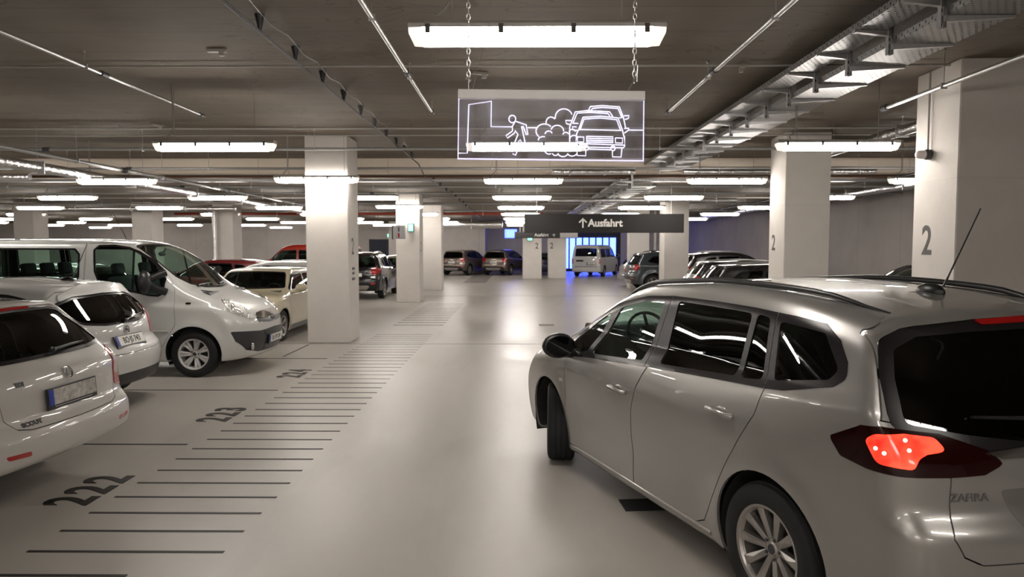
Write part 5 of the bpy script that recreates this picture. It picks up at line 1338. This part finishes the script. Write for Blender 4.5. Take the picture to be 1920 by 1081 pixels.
def car_simple(kind, name, label, loc, rz, pm, res=.05, rails=None, cat='car', group=None, steer=0, plt=None, full=False):
    """smaller cars further off"""
    root = thing(name, label, cat, (loc[0], loc[1], 0), rz, group)
    spec = {'suv': B_SUV, 'hatch': B_HATCH, 'mini': B_MINI, 'bus': B_BUS}[kind]
    key = (kind, pm.name, rails is None, full)
    sh = get_shell(kind, spec, res); b = sh.b
    if key in S:
        for ch in list(S[key].children): copy_tree(ch, root)
        for ch in root.children: ch.matrix_parent_inverse.identity()
        return root, b, {}
    S[key] = root
    C = dict(paint=pm, full=full, inside=True, wd=.21, wheel='five')
    if kind == 'suv':
        C.update(side=[([(.85, 1.08), (.40, 1.40), (-.05, 1.50), (-.05, 1.08)], M_glassd), ([(-.12, 1.09), (-.12, 1.505), (-.85, 1.49), (-.98, 1.13)], M_glassp), ([(-1.03, 1.14), (-.93, 1.485), (-1.30, 1.44), (-1.55, 1.24)], M_glassp)],
            doors=[('front_door', [(.98, 1.04), (.95, .6), (.88, .34), (-.09, .34), (-.08, 1.53), (.40, 1.43), (.88, 1.10)]), ('rear_door', [(-.095, .34), (-.68, .34), (-.8, .6), (-1.03, .85), (-1.03, 1.12), (-.90, 1.52), (-.085, 1.53)])],
            tailgate=sym([(0, .66), (.52, .67), (.62, .75), (.64, .95), (.70, 1.15), (.66, 1.4), (.55, 1.54), (0, 1.58)]),
            ws=auto_ws(b, 1.14, 1.54, .08), rw=auto_ws(b, 1.13, 1.49, .13, front=False), rwx=-1.5, seatz=.1,
            panels=[('tail_lamp', 'rl', [(-1.10, .93), (-1.03, 1.08), (-.86, 1.14), (-.70, 1.06), (-.80, .90), (-.98, .86)], .8, 2.6, .005, M_red, True),
                    ('headlamp', 'fl', [(-1.45, .78), (-1.2, .88), (-.85, .98), (-.80, .86), (-1.05, .74)], .8, 2.6, .004, M_lamp, True),
                    ('rear_valance', 'x', sym([(0, .25), (.70, .28), (.80, .45), (.5, .60), (0, .60)]), -2.9, -1.7, .004, M_black),
                    ('skid_plate', 'x', sym([(0, .30), (.40, .32), (.52, .46), (.45, .50), (0, .50)]), -2.9, -1.7, .009, M_alloy),
                    ('rear_reflector', 'x', [(.55, .52), (.70, .54), (.72, .60), (.58, .60)], -2.9, -1.6, .007, M_red, True),
                    ('front_grille', 'x', sym([(0, .55), (.4, .56), (.45, .78), (0, .80)]), 1.8, 2.9, .003, M_black)])
    if kind == 'hatch':
        C.update(side=[([(.80, .98), (.38, 1.22), (-.05, 1.36), (-.05, .985)], M_glassd), ([(-.12, .99), (-.12, 1.365), (-.8, 1.35), (-.95, 1.02)], M_glassp), ([(-1.0, 1.04), (-.88, 1.34), (-1.15, 1.31), (-1.32, 1.15)], M_glassp)],
            ws=auto_ws(b, 1.03, 1.37, .08), rw=auto_ws(b, 1.04, 1.33, .13, front=False), rwx=-1.4, seatz=-.05,
            panels=[('tail_lamp', 'rl', [(-1.0, .80), (-.94, .95), (-.80, 1.0), (-.70, .94), (-.78, .78)], .8, 2.6, .005, M_red, True),
                    ('headlamp', 'fl', [(-1.4, .62), (-1.15, .72), (-.82, .80), (-.78, .70), (-1.0, .60)], .8, 2.6, .004, M_lamp, True),
                    ('front_grille', 'x', sym([(0, .30), (.42, .30), (.45, .50), (0, .53)]), 1.8, 2.9, .003, M_black)])
    if kind == 'mini':
        C.update(side=[([(.68, .96), (.42, 1.17), (.30, 1.27), (-.35, 1.295), (-.35, .955)], M_glassd), ([(-.41, .955), (-.41, 1.295), (-1.12, 1.275), (-1.35, 1.04), (-1.30, .985)], M_glassp)],
            doors=[('front_door', [(.86, .90), (.86, .40), (.80, .24), (-.38, .24), (-.38, 1.32), (.25, 1.31), (.70, .99)])],
            ws=auto_ws(b, 1.02, 1.31, .085), rw=auto_ws(b, 1.02, 1.28, .12, front=False), rwx=-1.2, wd=.19, seatz=-.07, dash=.75, seatx=-.1, benchx=-.85, arch=.035,
            panels=[('headlamp', 'fl', [(-1.16, .66), (-1.13, .74), (-1.03, .79), (-.93, .78), (-.87, .71), (-.90, .63), (-.99, .58), (-1.1, .59)], .8, 2.6, .006, M_lamp, True),
                    ('front_grille', 'x', sym([(0, .50), (.30, .50), (.38, .60), (.30, .66), (0, .67)]), 1.5, 2.9, .003, M_black),
                    ('sill_trim', 'y', [(.84, .10), (.84, .27), (-.92, .27), (-.92, .10)], .3, 1.5, .004, M_black, True),
                    ('tail_lamp', 'rl', [(-.92, .68), (-.92, .88), (-.80, .88), (-.80, .68)], .8, 2.6, .005, M_red, True)])
    if kind == 'bus':
        C.update(side=[([(1.30, 1.20), (1.10, 1.44), (.80, 1.66), (.15, 1.70), (.15, 1.2)], M_glassd), ([(.05, 1.2), (.05, 1.7), (-.95, 1.7), (-.95, 1.2)], M_glassp), ([(-1.08, 1.2), (-1.08, 1.7), (-2.1, 1.68), (-2.12, 1.2)], M_glassp)],
            doors=[('front_door', [(1.33, 1.15), (1.1, .8), (1.08, .36), (.10, .36), (.10, 1.75), (.80, 1.70), (1.15, 1.46)]), ('sliding_door', [(.09, .36), (.09, 1.75), (-1.0, 1.75), (-1.0, .36)])],
            tailgate=sym([(0, .55), (.76, .55), (.78, 1.2), (.72, 1.84), (0, 1.87)]), ws=auto_ws(b, 1.25, 1.85, .08), rw=sym([(0, 1.26), (.68, 1.26), (.64, 1.72), (0, 1.74)]), rwx=-1.9, rwglass=M_glassp, seatz=.4, dash=1.4, seatx=.5,
            panels=[('tail_lamp', 'rl', [(-1.12, .80), (-1.10, 1.12), (-1.03, 1.12), (-1.0, .80)], .8, 2.9, .005, M_red, True),
                    ('headlamp', 'fl', [(-1.6, .80), (-1.35, .92), (-1.0, .98), (-.98, .85), (-1.3, .75)], .8, 2.9, .004, M_lamp, True),
                    ('tailgate_handle', 'x', [(.15, .93), (.15, 1.03), (.62, 1.03), (.62, .93)], -2.9, -1.9, .004, M_black),
                    ('tailgate_moulding', 'x', sym([(0, .60), (.74, .60), (.74, .63), (0, .63)]), -2.9, -1.9, .003, M_black),
                    ('front_grille', 'x', sym([(0, .70), (.5, .70), (.5, .85), (0, .86)]), 1.9, 2.9, .003, M_black)])
    m = build_car(root, sh, C)
    if rails: roof_rails(root, b, .25, -1.45, .52, rails, h=.035, r=.016)
    for s in (1, -1):
        side_mirror(root, ({'suv': .75, 'hatch': .68, 'mini': .60, 'bus': 1.15}[kind], s*(b.W-.06), {'suv': 1.10, 'hatch': .98, 'mini': .96, 'bus': 1.22}[kind]), s, C['paint'])
    if plt is not None:
        p, n = onsurf(b, (-4, plt[1], plt[2]), (1, 0, 0), 4); plate(root, p, n, plt[0])
    return root, b, m
# ================================================================ the cars
car_hero()
pw = paint('estate_white', (.47, .45, .42), 0, .35)
root, b_, m_ = car_wagon('white_estate_car', 'white estate car in front on the left, pixelated number plate, parked in bay 222', (-5.5, 5.19), R(178.5), pw, True)
p, n = onsurf(b_, (-4, 0, .775), (1, 0, 0), 4); plate(root, p, n, None, smear=True)
p, n = onsurf(b_, (-4, .0, .925), (1, 0, 0), 4); emblem(root, p, n, .045, M_chrome, mat('emblem_green', (.05, .10, .06), .4), kind='arrow')
for s_, y_, z_, h_ in (('TDI', .455, .915, .042), ('SCOUT', .42, .645, .045)):
    t = text_me(s_, h_, .0015, .0025, sx=1.1); p, n = onsurf(b_, (-4, y_, z_), (1, 0, 0), 4)
    o = obj('badge_lettering', t, root, M_dgrey); o.matrix_local = frame_from(p + n*.003, n)
car_c2('white_compact_car', 'white high-roofed compact with plate BO JS 743, parked in bay 223', (-6.6, 8.1), R(177), paint('compact_white', (.62, .62, .61), 0, .35))
car_van((-6.13, 10.75), 0)
car_simple('mini', 'small_cream_car', 'small cream hatchback facing the camera, between the van and the near left pillar', (-5.42, 14.95), R(-90), paint('cream_paint', (.56, .50, .36), 0, .35), full=True, res=.04)
blk = paint('black_paint', (.006, .006, .007), 0, .25)
car_simple('suv', 'black_crossover', 'black crossover seen from behind, between the first two left pillars', (-5.66, 26.5), R(90), blk, res=.045, rails=M_alloy, plt=('HB\u00b7M 88', 0, .86))
car_simple('hatch', 'silver_hatchback', 'light hatchback behind the black crossover, left of the second pillar', (-5.2, 32.6), R(90), paint('pale_silver', (.40, .39, .34), .5, .3))
car_simple('hatch', 'white_hatchback', 'white hatchback just above the roof of the cream car', (-6.55, 18.4), R(180), paint('hatch_white', (.6, .6, .58), 0, .35))
car_simple('bus', 'red_van', 'tall red van whose roof shows behind the cream car', (-9.4, 31.2), R(180), paint('red_paint', (.36, .025, .012), 0, .3), res=.07, cat='van')
car_simple('hatch', 'dark_red_car', 'dark red hatchback just right of the white van windscreen', (-9.2, 21.3), R(180), paint('dark_red_paint', (.13, .008, .010), 0, .3))
brown = paint('brown_paint', (.20, .16, .13), .6, .3)
car_simple('suv', 'brown_crossover', 'left one of the two brown crossovers by the far wall', (-3.35, 46.9), R(66), brown, res=.05, plt=('B\u00b7K 12', 0, .84))
car_simple('suv', 'brown_crossover', 'right one of the two brown crossovers by the far wall', (-.75, 46.9), R(68), brown, plt=('B\u00b7K 12', 0, .84))
car_simple('bus', 'white_delivery_van', 'white delivery van in front of the bright far gate', (5.1, 45.4), R(68), paint('bus_white', (.6, .59, .57), 0, .4), res=.06, cat='van', plt=('F\u00b7K 20', -.35, .80))
gw_, b_, _ = car_wagon('silver_estate_car', 'silver estate car behind the dark grey off-road car, right of the white van', (6.95, 32.6), R(4), paint('mid_silver', (.33, .33, .34), .6, .3), False, .055, None, M_alloy)
car_simple('suv', 'grey_off_road_car', 'dark grey off-road car with red tail lamps, right of the lane', (6.75, 29.6), R(6), paint('dark_grey_paint', (.045, .055, .065), .5, .3), rails=M_black, res=.045)
car_wagon('black_estate_car', 'black estate car farther back behind the silver people carrier roof', (7.0, 20.3), R(0), blk, False, .055, None, M_alloy)
car_wagon('black_estate_car', 'nearer black estate car just above the silver people carrier roof', (6.45, 16.6), R(2), blk, False, .055, None, M_alloy)
car_simple('suv', 'black_off_road_car', 'black off-road car behind the black estates, right of the pillar', (8.2, 26.6), R(3), blk, rails=M_alloy)
car_simple('suv', 'black_off_road_car', 'black off-road car between the two large right pillars, windscreen showing', (6.55, 10.9), R(180), blk, rails=M_alloy)
car_simple('hatch', 'dark_blue_car', 'dark blue car seen in the gap between the two far pillars', (2.0, 47.5), R(95), paint('navy_paint', (.008, .012, .05), .3, .3))
car_simple('hatch', 'grey_hatchback', 'light grey hatchback seen through the windows of the white van', (-9.6, 15.6), R(0), paint('light_grey_paint', (.30, .32, .31), .3, .3))
car_simple('hatch', 'white_hatchback', 'white hatchback seen through the rear windows of the van', (-15.2, 16.5), R(0), paint('hatch_white', (.6, .6, .58), 0, .35))
bpy.data.scenes.remove(tmp_scene)
